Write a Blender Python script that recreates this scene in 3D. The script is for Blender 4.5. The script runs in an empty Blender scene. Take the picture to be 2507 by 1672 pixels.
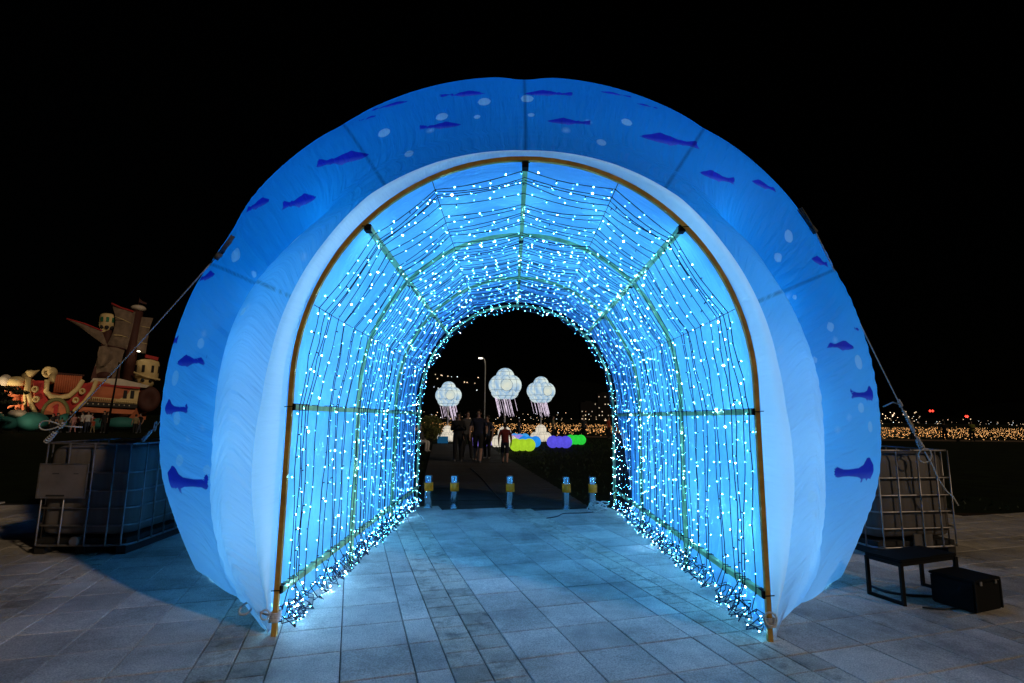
import bpy, bmesh, math, random
import numpy as np
from mathutils import Vector, Matrix, Euler

random.seed(7)
rng = np.random.default_rng(7)
sc = bpy.context.scene
COL = sc.collection
R_ = math.radians

# ------------------------------------------------------------------ camera
cam_d = bpy.data.cameras.new('camera')
cam = bpy.data.objects.new('camera', cam_d)
COL.objects.link(cam)
sc.camera = cam
cam_d.sensor_width = 36.0
cam_d.lens = 36.0 * 1280.0 / 2507.0
cam_d.clip_end = 3000.0
cam_d.clip_start = 0.05
_p = math.atan(186.0 / 1280.0)
_rho = R_(0.6)
_R0 = Vector((1, 0, 0)); _U0 = Vector((0, -math.sin(_p), math.cos(_p))); _F = Vector((0, math.cos(_p), math.sin(_p)))
_U = _U0 * math.cos(_rho) - _R0 * math.sin(_rho)
_Rt = _R0 * math.cos(_rho) + _U0 * math.sin(_rho)
_m = Matrix((( _Rt.x, _U.x, -_F.x), (_Rt.y, _U.y, -_F.y), (_Rt.z, _U.z, -_F.z)))
cam.matrix_world = Matrix.Translation((0, 0, 1.5)) @ _m.to_4x4()

# ------------------------------------------------------------------ world, sun, exposure
SUN_EL, SUN_AZ = R_(27), math.atan2(0.80, -0.60)      # azimuth: from +Y towards +X
world = bpy.data.worlds.new('World'); sc.world = world
world.use_nodes = True
wn = world.node_tree
bg = wn.nodes['Background']
sky = wn.nodes.new('ShaderNodeTexSky'); sky.sky_type = 'NISHITA'; sky.sun_disc = False
sky.sun_elevation = R_(4); sky.sun_rotation = SUN_AZ
wn.links.new(sky.outputs[0], bg.inputs[0])
bg.inputs[1].default_value = 0.0001
sun_d = bpy.data.lights.new('sun', 'SUN'); sun_d.energy = 0.74; sun_d.angle = R_(2.0); sun_d.color = (1.0, 0.76, 0.52)
sun = bpy.data.objects.new('sun', sun_d); COL.objects.link(sun)
_sd = Vector((math.sin(SUN_AZ) * math.cos(SUN_EL), math.cos(SUN_AZ) * math.cos(SUN_EL), math.sin(SUN_EL)))
sun.rotation_euler = (-_sd).to_track_quat('-Z', 'Y').to_euler()
sc.view_settings.view_transform = 'Standard'
sc.view_settings.look = 'None'
sc.view_settings.exposure = 0.0
sc.view_settings.gamma = 1.0
sc.view_settings.use_curve_mapping = False
sc.cycles.use_denoising = True
sc.cycles.use_light_tree = True
sc.cycles.max_bounces = 10
sc.cycles.diffuse_bounces = 5
sc.cycles.transmission_bounces = 8
sc.cycles.sample_clamp_indirect = 6.0
sc.cycles.caustics_reflective = False
sc.cycles.caustics_refractive = False

# ------------------------------------------------------------------ helpers
class MB:
    """collects shapes; build() links them as ONE mesh object"""
    def __init__(s): s.v = []; s.f = []; s.m = []
    def add(s, vs, fs, mi=0):
        o = len(s.v); s.v.extend(tuple(v) for v in vs); s.f.extend(tuple(i + o for i in f) for f in fs); s.m.extend([mi] * len(fs))
    def box(s, c, d, mi=0, rz=0.0, rx=0.0, ry=0.0):
        M = Euler((rx, ry, rz)).to_matrix(); c = Vector(c); hx, hy, hz = d[0] / 2, d[1] / 2, d[2] / 2
        vs = [c + M @ Vector((x, y, z)) for x in (-hx, hx) for y in (-hy, hy) for z in (-hz, hz)]
        s.add(vs, [(0, 1, 3, 2), (4, 6, 7, 5), (0, 4, 5, 1), (2, 3, 7, 6), (0, 2, 6, 4), (1, 5, 7, 3)], mi)
    def bevbox(s, c, d, b=0.01, mi=0, rz=0.0):
        bm = bmesh.new(); bmesh.ops.create_cube(bm, size=1.0)
        bmesh.ops.scale(bm, vec=d, verts=bm.verts); bmesh.ops.bevel(bm, geom=bm.edges[:], offset=b, segments=2, affect='EDGES')
        M = Matrix.Translation(c) @ Matrix.Rotation(rz, 4, 'Z')
        bm.verts.ensure_lookup_table(); bm.verts.index_update()
        s.add([M @ v.co for v in bm.verts], [[v.index for v in f.verts] for f in bm.faces], mi); bm.free()
    def tube(s, pts, r, n=6, mi=0, closed=False, caps=True, up=None):
        P = [Vector(p) for p in pts]; N = len(P); rr = r if hasattr(r, '__len__') else [r] * N
        vs = []; prev = None
        for i in range(N):
            if closed: t = P[(i + 1) % N] - P[i - 1]
            else: t = P[min(i + 1, N - 1)] - P[max(i - 1, 0)]
            t = t.normalized() if t.length > 1e-9 else Vector((0, 0, 1))
            if prev is None:
                a = up or (Vector((0, 0, 1)) if abs(t.z) < 0.9 else Vector((1, 0, 0)))
                u = (a - t * a.dot(t)).normalized()
            else:
                u = prev - t * prev.dot(t); u = u.normalized() if u.length > 1e-6 else prev
            prev = u; w = t.cross(u)
            for k in range(n):
                a = 2 * math.pi * (k + 0.5) / n
                vs.append(P[i] + (u * math.cos(a) + w * math.sin(a)) * rr[i])
        fs = []
        for i in range(N if closed else N - 1):
            j = (i + 1) % N
            for k in range(n):
                k2 = (k + 1) % n
                fs.append((i * n + k, i * n + k2, j * n + k2, j * n + k))
        if caps and not closed:
            fs.append(tuple(range(n - 1, -1, -1))); fs.append(tuple((N - 1) * n + k for k in range(n)))
        s.add(vs, fs, mi)
    def lathe(s, prof, n=20, c=(0, 0, 0), mi=0, M=None):
        vs = []; fs = []; c = Vector(c)
        for (r, z) in prof:
            for k in range(n):
                a = 2 * math.pi * k / n; v = Vector((r * math.cos(a), r * math.sin(a), z))
                vs.append(c + (M @ v if M else v))
        for i in range(len(prof) - 1):
            for k in range(n):
                k2 = (k + 1) % n; fs.append((i * n + k, i * n + k2, (i + 1) * n + k2, (i + 1) * n + k))
        fs.append(tuple(range(n - 1, -1, -1))); fs.append(tuple((len(prof) - 1) * n + k for k in range(n)))
        s.add(vs, fs, mi)
    def ball(s, c, r, mi=0, nu=14, nv=9):
        rx, ry, rz = r if hasattr(r, '__len__') else (r, r, r)
        vs = [(c[0], c[1], c[2] - rz)]; fs = []
        for j in range(1, nv):
            t = -math.pi / 2 + math.pi * j / nv
            for i in range(nu):
                a = 2 * math.pi * i / nu
                vs.append((c[0] + rx * math.cos(t) * math.cos(a), c[1] + ry * math.cos(t) * math.sin(a), c[2] + rz * math.sin(t)))
        vs.append((c[0], c[1], c[2] + rz)); top = len(vs) - 1
        for i in range(nu):
            i2 = (i + 1) % nu
            fs.append((0, 1 + i2, 1 + i)); fs.append((top, top - nu + i, top - nu + i2))
            for j in range(nv - 2):
                a = 1 + j * nu; fs.append((a + i, a + i2, a + nu + i2, a + nu + i))
        s.add(vs, fs, mi)
    def prism(s, poly, y0, y1, mi=0, M=None):
        """outline poly in x,z extruded from y0 to y1"""
        n = len(poly); vs = [Vector((x, y0, z)) for x, z in poly] + [Vector((x, y1, z)) for x, z in poly]
        if M: vs = [M @ v for v in vs]
        fs = [tuple(range(n)), tuple(range(2 * n - 1, n - 1, -1))] + [(i, i + n, (i + 1) % n + n, (i + 1) % n) for i in range(n)]
        s.add(vs, fs, mi)
    def build(s, name, mats, parent=None, smooth=False, loc=None, rz=0.0):
        me = bpy.data.meshes.new(name); me.from_pydata([tuple(v) for v in s.v], [], s.f)
        mats = mats if isinstance(mats, (list, tuple)) else [mats]
        for m in mats: me.materials.append(m)
        if len(mats) > 1: me.polygons.foreach_set('material_index', s.m)
        if smooth: me.polygons.foreach_set('use_smooth', [True] * len(me.polygons))
        me.update()
        return link(name, me, parent, loc, rz)

def link(name, me, parent=None, loc=None, rz=0.0):
    o = bpy.data.objects.new(name, me); COL.objects.link(o)
    if parent: o.parent = parent
    if loc is not None: o.location = loc
    if rz: o.rotation_euler.z = rz
    return o
def empty(name, loc=(0, 0, 0), rz=0.0):
    o = bpy.data.objects.new(name, None); COL.objects.link(o); o.location = loc; o.rotation_euler.z = rz; o.empty_display_size = 0.1
    return o
def tag(o, label=None, cat=None, group=None, kind=None):
    if label: o['label'] = label
    if cat: o['category'] = cat
    if group: o['group'] = group
    if kind: o['kind'] = kind
    return o
def copy_tree(o, parent=None):
    c = o.copy(); COL.objects.link(c); c.parent = parent
    for ch in list(o.children): copy_tree(ch, c)
    return c

# ------------------------------------------------------------------ materials
def new_mat(name):
    m = bpy.data.materials.new(name); m.use_nodes = True
    return m, m.node_tree, m.node_tree.nodes['Principled BSDF']
def mat(name, col, rough=0.6, metal=0.0, var=0.15, scale=8.0, bump=0.0, spec=0.4, obj_var=0.0):
    m, nt, b = new_mat(name)
    N, L = nt.nodes, nt.links
    tc = N.new('ShaderNodeTexCoord'); no = N.new('ShaderNodeTexNoise'); no.inputs['Scale'].default_value = scale; no.inputs['Detail'].default_value = 6
    L.new(tc.outputs['Object'], no.inputs['Vector'])
    mr = N.new('ShaderNodeMapRange'); mr.inputs[3].default_value = 1 - var; mr.inputs[4].default_value = 1 + var
    mr.inputs[1].default_value = 0.3; mr.inputs[2].default_value = 0.7
    L.new(no.outputs[0], mr.inputs[0])
    val = mr.outputs[0]
    if obj_var:
        oi = N.new('ShaderNodeObjectInfo'); m2 = N.new('ShaderNodeMapRange'); m2.inputs[3].default_value = 1 - obj_var; m2.inputs[4].default_value = 1 + obj_var
        L.new(oi.outputs['Random'], m2.inputs[0]); mu = N.new('ShaderNodeMath'); mu.operation = 'MULTIPLY'
        L.new(val, mu.inputs[0]); L.new(m2.outputs[0], mu.inputs[1]); val = mu.outputs[0]
    vm = N.new('ShaderNodeVectorMath'); vm.operation = 'SCALE'; vm.inputs[0].default_value = col[:3]
    L.new(val, vm.inputs['Scale']); L.new(vm.outputs[0], b.inputs['Base Color'])
    b.inputs['Roughness'].default_value = rough; b.inputs['Metallic'].default_value = metal
    b.inputs['Specular IOR Level'].default_value = spec
    if bump:
        bp = N.new('ShaderNodeBump'); bp.inputs['Strength'].default_value = bump; bp.inputs['Distance'].default_value = 0.01
        L.new(no.outputs[0], bp.inputs['Height']); L.new(bp.outputs[0], b.inputs['Normal'])
    return m
def glow(name, col, strength, var=0.0, scale=3.0):
    m = bpy.data.materials.new(name); m.use_nodes = True; nt = m.node_tree; N, L = nt.nodes, nt.links
    N.remove(N['Principled BSDF']); e = N.new('ShaderNodeEmission'); e.inputs[0].default_value = (*col, 1); e.inputs[1].default_value = strength
    if var:
        tc = N.new('ShaderNodeTexCoord'); no = N.new('ShaderNodeTexNoise'); no.inputs['Scale'].default_value = scale; L.new(tc.outputs['Object'], no.inputs['Vector'])
        mr = N.new('ShaderNodeMapRange'); mr.inputs[1].default_value = 0.3; mr.inputs[2].default_value = 0.7; mr.inputs[3].default_value = strength * (1 - var); mr.inputs[4].default_value = strength * (1 + var)
        L.new(no.outputs[0], mr.inputs[0]); L.new(mr.outputs[0], e.inputs[1])
    L.new(e.outputs[0], N['Material Output'].inputs[0])
    return m

M = {}
M['black_metal'] = mat('black_metal', (0.006, 0.006, 0.006), 0.7, 0.0, spec=0.15)
M['black_cable'] = mat('black_cable', (0.012, 0.014, 0.02), 0.5)
M['rope'] = mat('white_rope', (0.62, 0.60, 0.56), 0.9, var=0.3, scale=60, bump=0.5)
M['galv'] = mat('galvanised_steel', (0.30, 0.28, 0.27), 0.42, 0.75, var=0.3, scale=14)
M['plate'] = mat('steel_plate', (0.28, 0.24, 0.21), 0.5, 0.5, var=0.2, scale=5)
M['pallet'] = mat('dark_pallet', (0.02, 0.018, 0.016), 0.8)
M['steel'] = mat('polished_steel', (0.75, 0.76, 0.78), 0.24, 0.92, var=0.06, scale=3)
M['yellow_band'] = mat('yellow_reflective_band', (1.0, 0.22, 0.0), 0.5, var=0.1, scale=30)
M['post_gold'] = mat('ochre_painted_post', (0.60, 0.33, 0.05), 0.45, var=0.3, scale=9, bump=0.1, spec=0.5)
M['rail_green'] = mat('weathered_green_rail', (0.42, 0.62, 0.26), 0.5, var=0.3, scale=9)
M['grout'] = mat('dark_joint', (0.03, 0.028, 0.025), 0.9)
M['black_box'] = mat('black_case', (0.005, 0.005, 0.005), 0.75, spec=0.12)
M['lawn'] = mat('lawn_grass', (0.006, 0.011, 0.003), 0.9, var=0.6, scale=1.5, bump=0.8, spec=0.1)
M['dirt'] = mat('brown_soil', (0.035, 0.022, 0.013), 0.95, var=0.5, scale=3, bump=0.8, spec=0.1)
M['plank'] = mat('boardwalk_plank', (0.032, 0.030, 0.026), 0.75, var=0.35, scale=5, obj_var=0.25)

def granite(name, col, stain, stain_scale=3.0):
    m, nt, b = new_mat(name); N, L = nt.nodes, nt.links
    tc = N.new('ShaderNodeTexCoord'); oi = N.new('ShaderNodeObjectInfo')
    off = N.new('ShaderNodeVectorMath'); off.operation = 'MULTIPLY_ADD'
    L.new(oi.outputs['Random'], off.inputs[0]); off.inputs[1].default_value = (37, 91, 11); L.new(tc.outputs['Object'], off.inputs[2])
    n1 = N.new('ShaderNodeTexNoise'); n1.inputs['Scale'].default_value = 110; n1.inputs['Detail'].default_value = 3; L.new(off.outputs[0], n1.inputs['Vector'])
    n2 = N.new('ShaderNodeTexNoise'); n2.inputs['Scale'].default_value = stain_scale; n2.inputs['Detail'].default_value = 9; n2.inputs['Roughness'].default_value = 0.72; L.new(off.outputs[0], n2.inputs['Vector'])
    r1 = N.new('ShaderNodeMapRange'); r1.inputs[1].default_value = 0.3; r1.inputs[2].default_value = 0.7; r1.inputs[3].default_value = 0.62; r1.inputs[4].default_value = 1.3; L.new(n1.outputs[0], r1.inputs[0])
    r2 = N.new('ShaderNodeMapRange'); r2.inputs[1].default_value = 0.50; r2.inputs[2].default_value = 0.68; r2.inputs[3].default_value = 1.0; r2.inputs[4].default_value = 1.0 - stain; L.new(n2.outputs[0], r2.inputs[0])
    r3 = N.new('ShaderNodeMapRange'); r3.inputs[3].default_value = 0.78; r3.inputs[4].default_value = 1.15; L.new(oi.outputs['Random'], r3.inputs[0])
    a = N.new('ShaderNodeMath'); a.operation = 'MULTIPLY'; L.new(r1.outputs[0], a.inputs[0]); L.new(r2.outputs[0], a.inputs[1])
    c = N.new('ShaderNodeMath'); c.operation = 'MULTIPLY'; L.new(a.outputs[0], c.inputs[0]); L.new(r3.outputs[0], c.inputs[1])
    gp = N.new('ShaderNodeNewGeometry')
    n4 = N.new('ShaderNodeTexNoise'); n4.inputs['Scale'].default_value = 1.1; n4.inputs['Detail'].default_value = 10; n4.inputs['Roughness'].default_value = 0.68; L.new(gp.outputs['Position'], n4.inputs['Vector'])
    r4 = N.new('ShaderNodeMapRange'); r4.inputs[1].default_value = 0.42; r4.inputs[2].default_value = 0.66; r4.inputs[3].default_value = 1.10; r4.inputs[4].default_value = 0.48; L.new(n4.outputs[0], r4.inputs[0])
    c4 = N.new('ShaderNodeMath'); c4.operation = 'MULTIPLY'; L.new(c.outputs[0], c4.inputs[0]); L.new(r4.outputs[0], c4.inputs[1])
    n5 = N.new('ShaderNodeTexNoise'); n5.inputs['Scale'].default_value = 2.3; n5.inputs['Detail'].default_value = 4; L.new(gp.outputs['Position'], n5.inputs['Vector'])
    r5 = N.new('ShaderNodeMapRange'); r5.inputs[1].default_value = 0.66; r5.inputs[2].default_value = 0.76; r5.inputs[3].default_value = 0.0; r5.inputs[4].default_value = 0.7; L.new(n5.outputs[0], r5.inputs[0])
    cm = N.new('ShaderNodeMix'); cm.data_type = 'RGBA'; cm.inputs[6].default_value = (*col, 1); cm.inputs[7].default_value = (0.30, 0.19, 0.07, 1); L.new(r5.outputs[0], cm.inputs[0])
    vm = N.new('ShaderNodeVectorMath'); vm.operation = 'SCALE'; L.new(cm.outputs[2], vm.inputs[0]); L.new(c4.outputs[0], vm.inputs['Scale'])
    L.new(vm.outputs[0], b.inputs['Base Color']); b.inputs['Roughness'].default_value = 0.62; b.inputs['Specular IOR Level'].default_value = 0.35
    bp = N.new('ShaderNodeBump'); bp.inputs['Strength'].default_value = 0.35; bp.inputs['Distance'].default_value = 0.003
    L.new(n1.outputs[0], bp.inputs['Height']); L.new(bp.outputs[0], b.inputs['Normal'])
    return m
M['granite'] = granite('grey_granite', (0.57, 0.52, 0.45), 0.25, 2.2)
M['granite_small'] = granite('stained_granite', (0.52, 0.46, 0.37), 0.66, 6.0)

LED = 235.0
LAMP = 1.95
# ================================================================== the setting
lawn = MB(); lawn.add([(-400, -60, -0.06), (400, -60, -0.06), (400, 900, -0.06), (-400, 900, -0.06)], [(0, 1, 2, 3)])
lawn = tag(lawn.build('lawn', M['lawn']), kind='structure')
plaza = MB()
plaza.add([(-14, -8, -0.022), (14, -8, -0.022), (14, 9.12, -0.022), (-14, 9.12, -0.022), (-14, 9.12, -0.2), (14, 9.12, -0.2)], [(0, 1, 2, 3), (3, 2, 5, 4)])
plaza = tag(plaza.build('plaza', M['grout']), kind='structure')

TA = R_(16.8); E1 = np.array([math.cos(TA), math.sin(TA)]); E2 = np.array([-math.sin(TA), math.cos(TA)])
cols = []                                             # (u0, u1, length, kind)
def zone(u, widths):
    for w, ln, kd in widths:
        cols.append((u, u + w, ln, kd)); u += w
    return u
B = lambda w: (w, 0.415, 0); S = lambda w: (w, 0.2075, 1); Nn = lambda w: (w, 0.415, 0)
u = zone(-0.834, [S(.22), S(.21), B(.414), B(.43), Nn(.207), S(.22), S(.213), B(.414), B(.426), B(.424), Nn(.206), S(.2), S(.19), B(.47), B(.45), B(.42), Nn(.21), S(.21), S(.21)])
while u < 11: u = zone(u, [B(.42), B(.42), B(.42), Nn(.21), S(.21), S(.21)])
u = -0.834; left = []
while u > -11:
    for w, ln, kd in [B(.44), B(.42), B(.42), Nn(.21), S(.22), S(.21)]:
        left.append((u - w, u, ln, kd)); u -= w
cols += left
slabs = []
for (u0, u1, ln, kd) in cols:
    v0 = 3.36 - ln * 60
    for k in range(int(14 / ln) + 60):
        a = v0 + k * ln
        cu, cv = (u0 + u1) / 2, a + ln / 2
        x, y = E1 * cu + E2 * cv
        if y > 9.0 or y < 1.2 or abs(x) > 9.5: continue
        slabs.append((x, y, u1 - u0, ln, kd))
def slab_mesh(w, l, mats_, mbx=None, at=None):
    g = 0.0035; c = 0.004
    mb = mbx or MB()
    ox, oy, oz = at or (0, 0, 0); ca, sa = math.cos(TA), math.sin(TA)
    vs = []
    for (ins, z) in ((g, -0.02), (g, -c), (g + c, 0.0)):
        for sx, sy in ((-1, -1), (1, -1), (1, 1), (-1, 1)):
            px, py = sx * (w / 2 - ins), sy * (l / 2 - ins)
            vs.append((ox + (px * ca - py * sa if at else px), oy + (px * sa + py * ca if at else py), oz + z))
    fs = [(8, 9, 10, 11)]
    for r in (0, 4):
        for k in range(4): fs.append((r + k, r + (k + 1) % 4, r + 4 + (k + 1) % 4, r + 4 + k))
    mb.add(vs, fs)
    return mb
def in_view(x, y):
    d = y * math.cos(_p) - 1.5 * math.sin(_p)
    return y > 2.95 and abs(x) < d * 1.06
slabs.sort(key=lambda s: -(s[2] * s[3]) / (s[1] ** 3) if in_view(s[0], s[1]) else 1)
cache = {}
rest = {0: MB(), 1: MB()}
for i, (x, y, w, l, kd) in enumerate(slabs):
    dz = random.uniform(-0.0015, 0.0015)
    if i < 300 and in_view(x, y):
        key = (round(w, 3), round(l, 3), kd)
        if key not in cache:
            mb = slab_mesh(w, l, None); me = bpy.data.meshes.new('paving_slab'); me.from_pydata(mb.v, [], mb.f); me.materials.append(M['granite_small'] if kd else M['granite']); cache[key] = me
        o = link('paving_slab', cache[key], plaza, (x, y, dz), TA)
        o.rotation_euler.x = random.uniform(-.003, .003)
    else:
        slab_mesh(w, l, None, rest[kd], (x, y, dz))
tag(rest[0].build('outer_slabs', M['granite'], plaza), kind='stuff')
tag(rest[1].build('outer_strip_slabs', M['granite_small'], plaza), kind='stuff')

# boardwalk beyond the bollards
walk = MB(); dirx = -0.135
def wx(y): return -0.10 + (y - 9.2) * dirx
walk.add([(wx(9.13) - 1.5, 9.13, -0.05), (wx(9.13) + 1.5, 9.13, -0.05), (wx(30) + 1.5, 30, -0.05), (wx(30) - 1.5, 30, -0.05)], [(0, 1, 2, 3)])
walk = tag(walk.build('boardwalk', M['grout']), kind='structure')
mb = MB(); mb.bevbox((0, 0, 0), (2.96, 0.386, 0.03), 0.005); pk = None
y = 9.335
while y < 30:
    if pk is None: pk = mb.build('plank', M['plank'], walk, loc=(wx(y), y, -0.03)); o = pk
    else: o = link('plank', pk.data, walk, (wx(y), y, -0.03 + random.uniform(-.003, .003)))
    o.rotation_euler.z = 0.135 * 0.6
    y += 0.40
soil = MB(); soil.add([(3.9, 5.3, -0.010), (14, 5.2, -0.010), (14, 9.11, -0.010), (3.6, 9.11, -0.010)], [(0, 1, 2, 3)])

# hills and far shore
hill = MB(); vs = []; fs = []
n = 120
for i in range(n):
    x = -900 + 1800 * i / (n - 1); hgt = 26 + 22 * math.sin(x * 0.006 + 1) + 14 * math.sin(x * 0.017) + 60 * math.exp(-((x + 160) / 150) ** 2)
    vs += [(x, 760, -1), (x, 800, max(8, hgt) * .9), (x, 900, max(8, hgt))]
for i in range(n - 1):
    for k in range(2): fs.append((i * 3 + k, i * 3 + 3 + k, i * 3 + 4 + k, i * 3 + 1 + k))
hill.add(vs, fs)
M['hill'] = mat('night_hill', (0.004, 0.005, 0.004), 1.0, spec=0.0)
tag(hill.build('hills', M['hill'], smooth=True), kind='structure')
# ================================================================== inflatable arch
CX, CZ = 0.09, 1.6
ELs = np.array([-50, -44, -38, -25, -10, 0, 10, 26, 39, 53, 70, 90.0])
RINGr = np.array([2.60, 2.40, 2.26, 2.10, 1.985, 1.925, 1.915, 1.94, 1.965, 2.01, 2.005, 1.985])
FRAMEr = np.array([2.60, 2.32, 2.12, 1.843, 1.696, 1.67, 1.68, 1.735, 1.77, 1.81, 1.87, 1.90])
SEAMS = [90.0, 57.0, 24.0]
# stations: (y, r or None) ; profile A on the flanks has a crease, profile B over the top has none
ST_A = [(3.865, 'ring'), (3.875, 2.16), (3.97, 2.32), (4.13, 2.41), (4.30, 2.45), (4.45, 2.42), (4.56, 2.32), (4.60, 2.27),
        (4.615, 2.34), (4.64, 2.56), (4.73, 2.88), (4.88, 3.14), (5.12, 3.37), (5.5, 3.53), (6.1, 3.60), (6.8, 3.58), (7.6, 3.42), (8.3, 3.08), (8.8, 2.68), (9.1, 2.3), (9.22, 'ring')]
ST_B = [(3.865, 'ring'), (3.868, 2.025), (3.872, 2.05), (3.88, 2.08), (3.89, 2.11), (3.90, 2.14), (3.912, 2.165), (3.925, 2.19),
        (3.94, 2.22), (3.97, 2.29), (4.07, 2.47), (4.30, 2.77), (4.72, 3.13), (5.35, 3.45), (6.1, 3.59), (6.8, 3.58), (7.6, 3.42), (8.3, 3.08), (8.8, 2.68), (9.1, 2.3), (9.22, 'ring')]
def sstep(a, b, x):
    t = np.clip((x - a) / (b - a), 0, 1); return t * t * (3 - 2 * t)
def emin_of(r_of):
    lo, hi = -60.0, 0.0
    for _ in range(40):
        m = (lo + hi) / 2
        if CZ + r_of(m) * math.sin(R_(m)) < 0.012: lo = m
        else: hi = m
    return hi
def smooth_path(Y, Rr, dens):
    """resample station lists densely with centripetal-free cubic interpolation in index space"""
    n = len(Y); out_y = []; out_r = []
    for i in range(n - 1):
        k = dens[i]
        p0, p1, p2, p3 = (max(i - 1, 0), i, i + 1, min(i + 2, n - 1))
        for j in range(k):
            t = j / k
            h = lambda A: 0.5 * ((2 * A[p1]) + (-A[p0] + A[p2]) * t + (2 * A[p0] - 5 * A[p1] + 4 * A[p2] - A[p3]) * t * t + (-A[p0] + 3 * A[p1] - 3 * A[p2] + A[p3]) * t ** 3)
            if i == 7 or i == 6: h = lambda A: A[p1] * (1 - t) + A[p2] * t
            out_y.append(h(Y)); out_r.append(h(Rr))
    out_y.append(Y[-1]); out_r.append(Rr[-1])
    return out_y, out_r
DENS = [4, 6, 8, 8, 8, 6, 3, 3, 4, 8, 10, 12, 16, 18, 14, 8, 6, 5, 4, 3]
NK = 330
def shell_half(side):
    """grid [k along the arch 0..NK (ground to crown)][station] for side -1 left / +1 right"""
    rows = []
    for k in range(NK + 1):
        kk = k / NK
        pts = []
        Y = []; RR = []; EE = []
        # reference elevation for the blend
        for (a, b) in zip(ST_A, ST_B):
            if a[1] == 'ring': e0 = EM['ring']
            else: e0 = -36.0 + 0.0 if a[1] < 2.3 else -math.degrees(math.asin((CZ + 0.03) / max(a[1], 1.62)))
            e = e0 + (90 - e0) * kk
            w = float(sstep(12, 55, e))
            if a[1] == 'ring': r = float(np.interp(e, ELs, RINGr)); yy = a[0]
            else:
                ra = a[1]
                if a[0] < 4.61: ra = max(ra * (1 + 0.055 * float(sstep(0, -38, e))), float(np.interp(e, ELs, RINGr)) + (ra - 1.95) * 0.5)
                rc = float(np.interp(a[0], [3.87, 3.97, 4.13, 4.30, 4.45, 4.60, 4.73, 4.88, 5.12, 5.5], [2.36, 2.44, 2.54, 2.64, 2.72, 2.82, 2.93, 3.05, 3.23, 3.46]))
                if a[0] < 5.4: ra += (rc - ra) * 0.95 * float(sstep(-8, -30, e))          # the lobes run together at the foot
                r = ra * (1 - w) + b[1] * w; yy = a[0] * (1 - w) + b[0] * w
            if a[1] != 'ring':
                lw = float(sstep(2.45, 2.9, r))
                r *= 1 + lw * 0.035 - (0.03 + 0.025 * float(sstep(0, 30, e)) if side > 0 else 0.004) * (1 - lw) * (1 - w) * float(sstep(2.1, 2.3, r))
                r *= 1 - 0.02 * lw * float(sstep(-12, -36, e))
            Y.append(yy); RR.append(r); EE.append(e)
        oy, orr = smooth_path(Y, RR, DENS); _, oe = smooth_path(Y, EE, DENS)
        rows.append(list(zip(oy, orr, oe)))
    return rows
EM = {'ring': emin_of(lambda e: float(np.interp(e, ELs, RINGr))), 'frame': emin_of(lambda e: float(np.interp(e, ELs, FRAMEr)))}
def shell_grid(side):
    rows = shell_half(side); ns = len(rows[0])
    P = np.zeros((NK + 1, ns, 3)); EL = np.zeros((NK + 1, ns)); RAD = np.zeros((NK + 1, ns))
    for k, row in enumerate(rows):
        for j, (y, r, e) in enumerate(row):
            amp = 0.04 * sstep(3.95, 4.9, y) * (1 - sstep(8.6, 9.2, y)) + 0.012 * sstep(3.88, 4.1, y)
            # scallop between the meridian seams
            sm = 0.0
            for s_ in SEAMS:
                d = abs(e - s_); sm = max(sm, (0.7 if s_ > 80 else 0.36) * (math.exp(-(d / 3.2) ** 2) + 0.55 * math.exp(-(d / 9.0) ** 2)))
            r2 = r - amp * sm
            # ropes pull the skin in on the flanks
            if side < 0:
                g = math.exp(-((e - 30) / 5) ** 2 - ((y - 5.0) / 0.5) ** 2); r2 -= 0.05 * g
            else:
                g = math.exp(-((e - 33) / 4) ** 2 - ((y - 5.4) / 0.4) ** 2); r2 -= 0.06 * g
            yy = y
            if side > 0 and y > 7.0: yy = y - 1.15 * max(0.0, min(1.0, -e / 40)) * float(sstep(7.0, 9.2, y))
            a = R_(e)
            P[k, j] = (CX + side * r2 * math.cos(a), yy, CZ + r2 * math.sin(a))
            EL[k, j] = e; RAD[k, j] = r2
    return P, EL, RAD
GL, EL_L, _ = shell_grid(-1); GR, EL_R, _ = shell_grid(1)
# one continuous sheet: left ground -> crown -> right ground
SG = np.concatenate([GL, GR[::-1][1:]], 0)
SE = np.concatenate([EL_L, EL_R[::-1][1:]], 0)
NR, NS = SG.shape[0], SG.shape[1]
# gentle wrinkles as real relief: ripples that run from front to back, strongest beside the seams
du = np.cumsum(np.concatenate([[0], np.linalg.norm(np.diff(SG[:, 60], axis=0), axis=1)]))
vv = np.concatenate([[0], np.cumsum(np.linalg.norm(np.diff(SG[NK // 2], axis=0), axis=1))])
tu = np.gradient(SG, axis=0); tv = np.gradient(SG, axis=1)
NRM = np.cross(tu, tv); NRM /= (np.linalg.norm(NRM, axis=2, keepdims=True) + 1e-9)
U2 = np.repeat(du[:, None], NS, 1); V2 = np.concatenate([np.zeros((NR, 1)), np.cumsum(np.linalg.norm(np.diff(SG, axis=1), axis=2), axis=1)], 1)
wr = np.zeros((NR, NS))
for q in range(90):
    f = rng.uniform(22, 75); ph = rng.uniform(0, 6.28); c0 = rng.uniform(0, vv[-1] * .62); wd = rng.uniform(.12, .45); uc = rng.uniform(0, du[-1]); uw = rng.uniform(.25, .9); sl = rng.uniform(-.5, .5)
    wr += np.sin(f * (U2 + sl * (V2 - c0)) + ph) * np.exp(-((V2 - c0) / wd) ** 2 - ((U2 - uc) / uw) ** 2) * (0.20 / f)
wr *= 1 - sstep(30, 50, SE)                      # flanks: folds run from front to back
RAD0 = np.hypot(SG[..., 0] - CX, SG[..., 2] - CZ)
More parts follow.
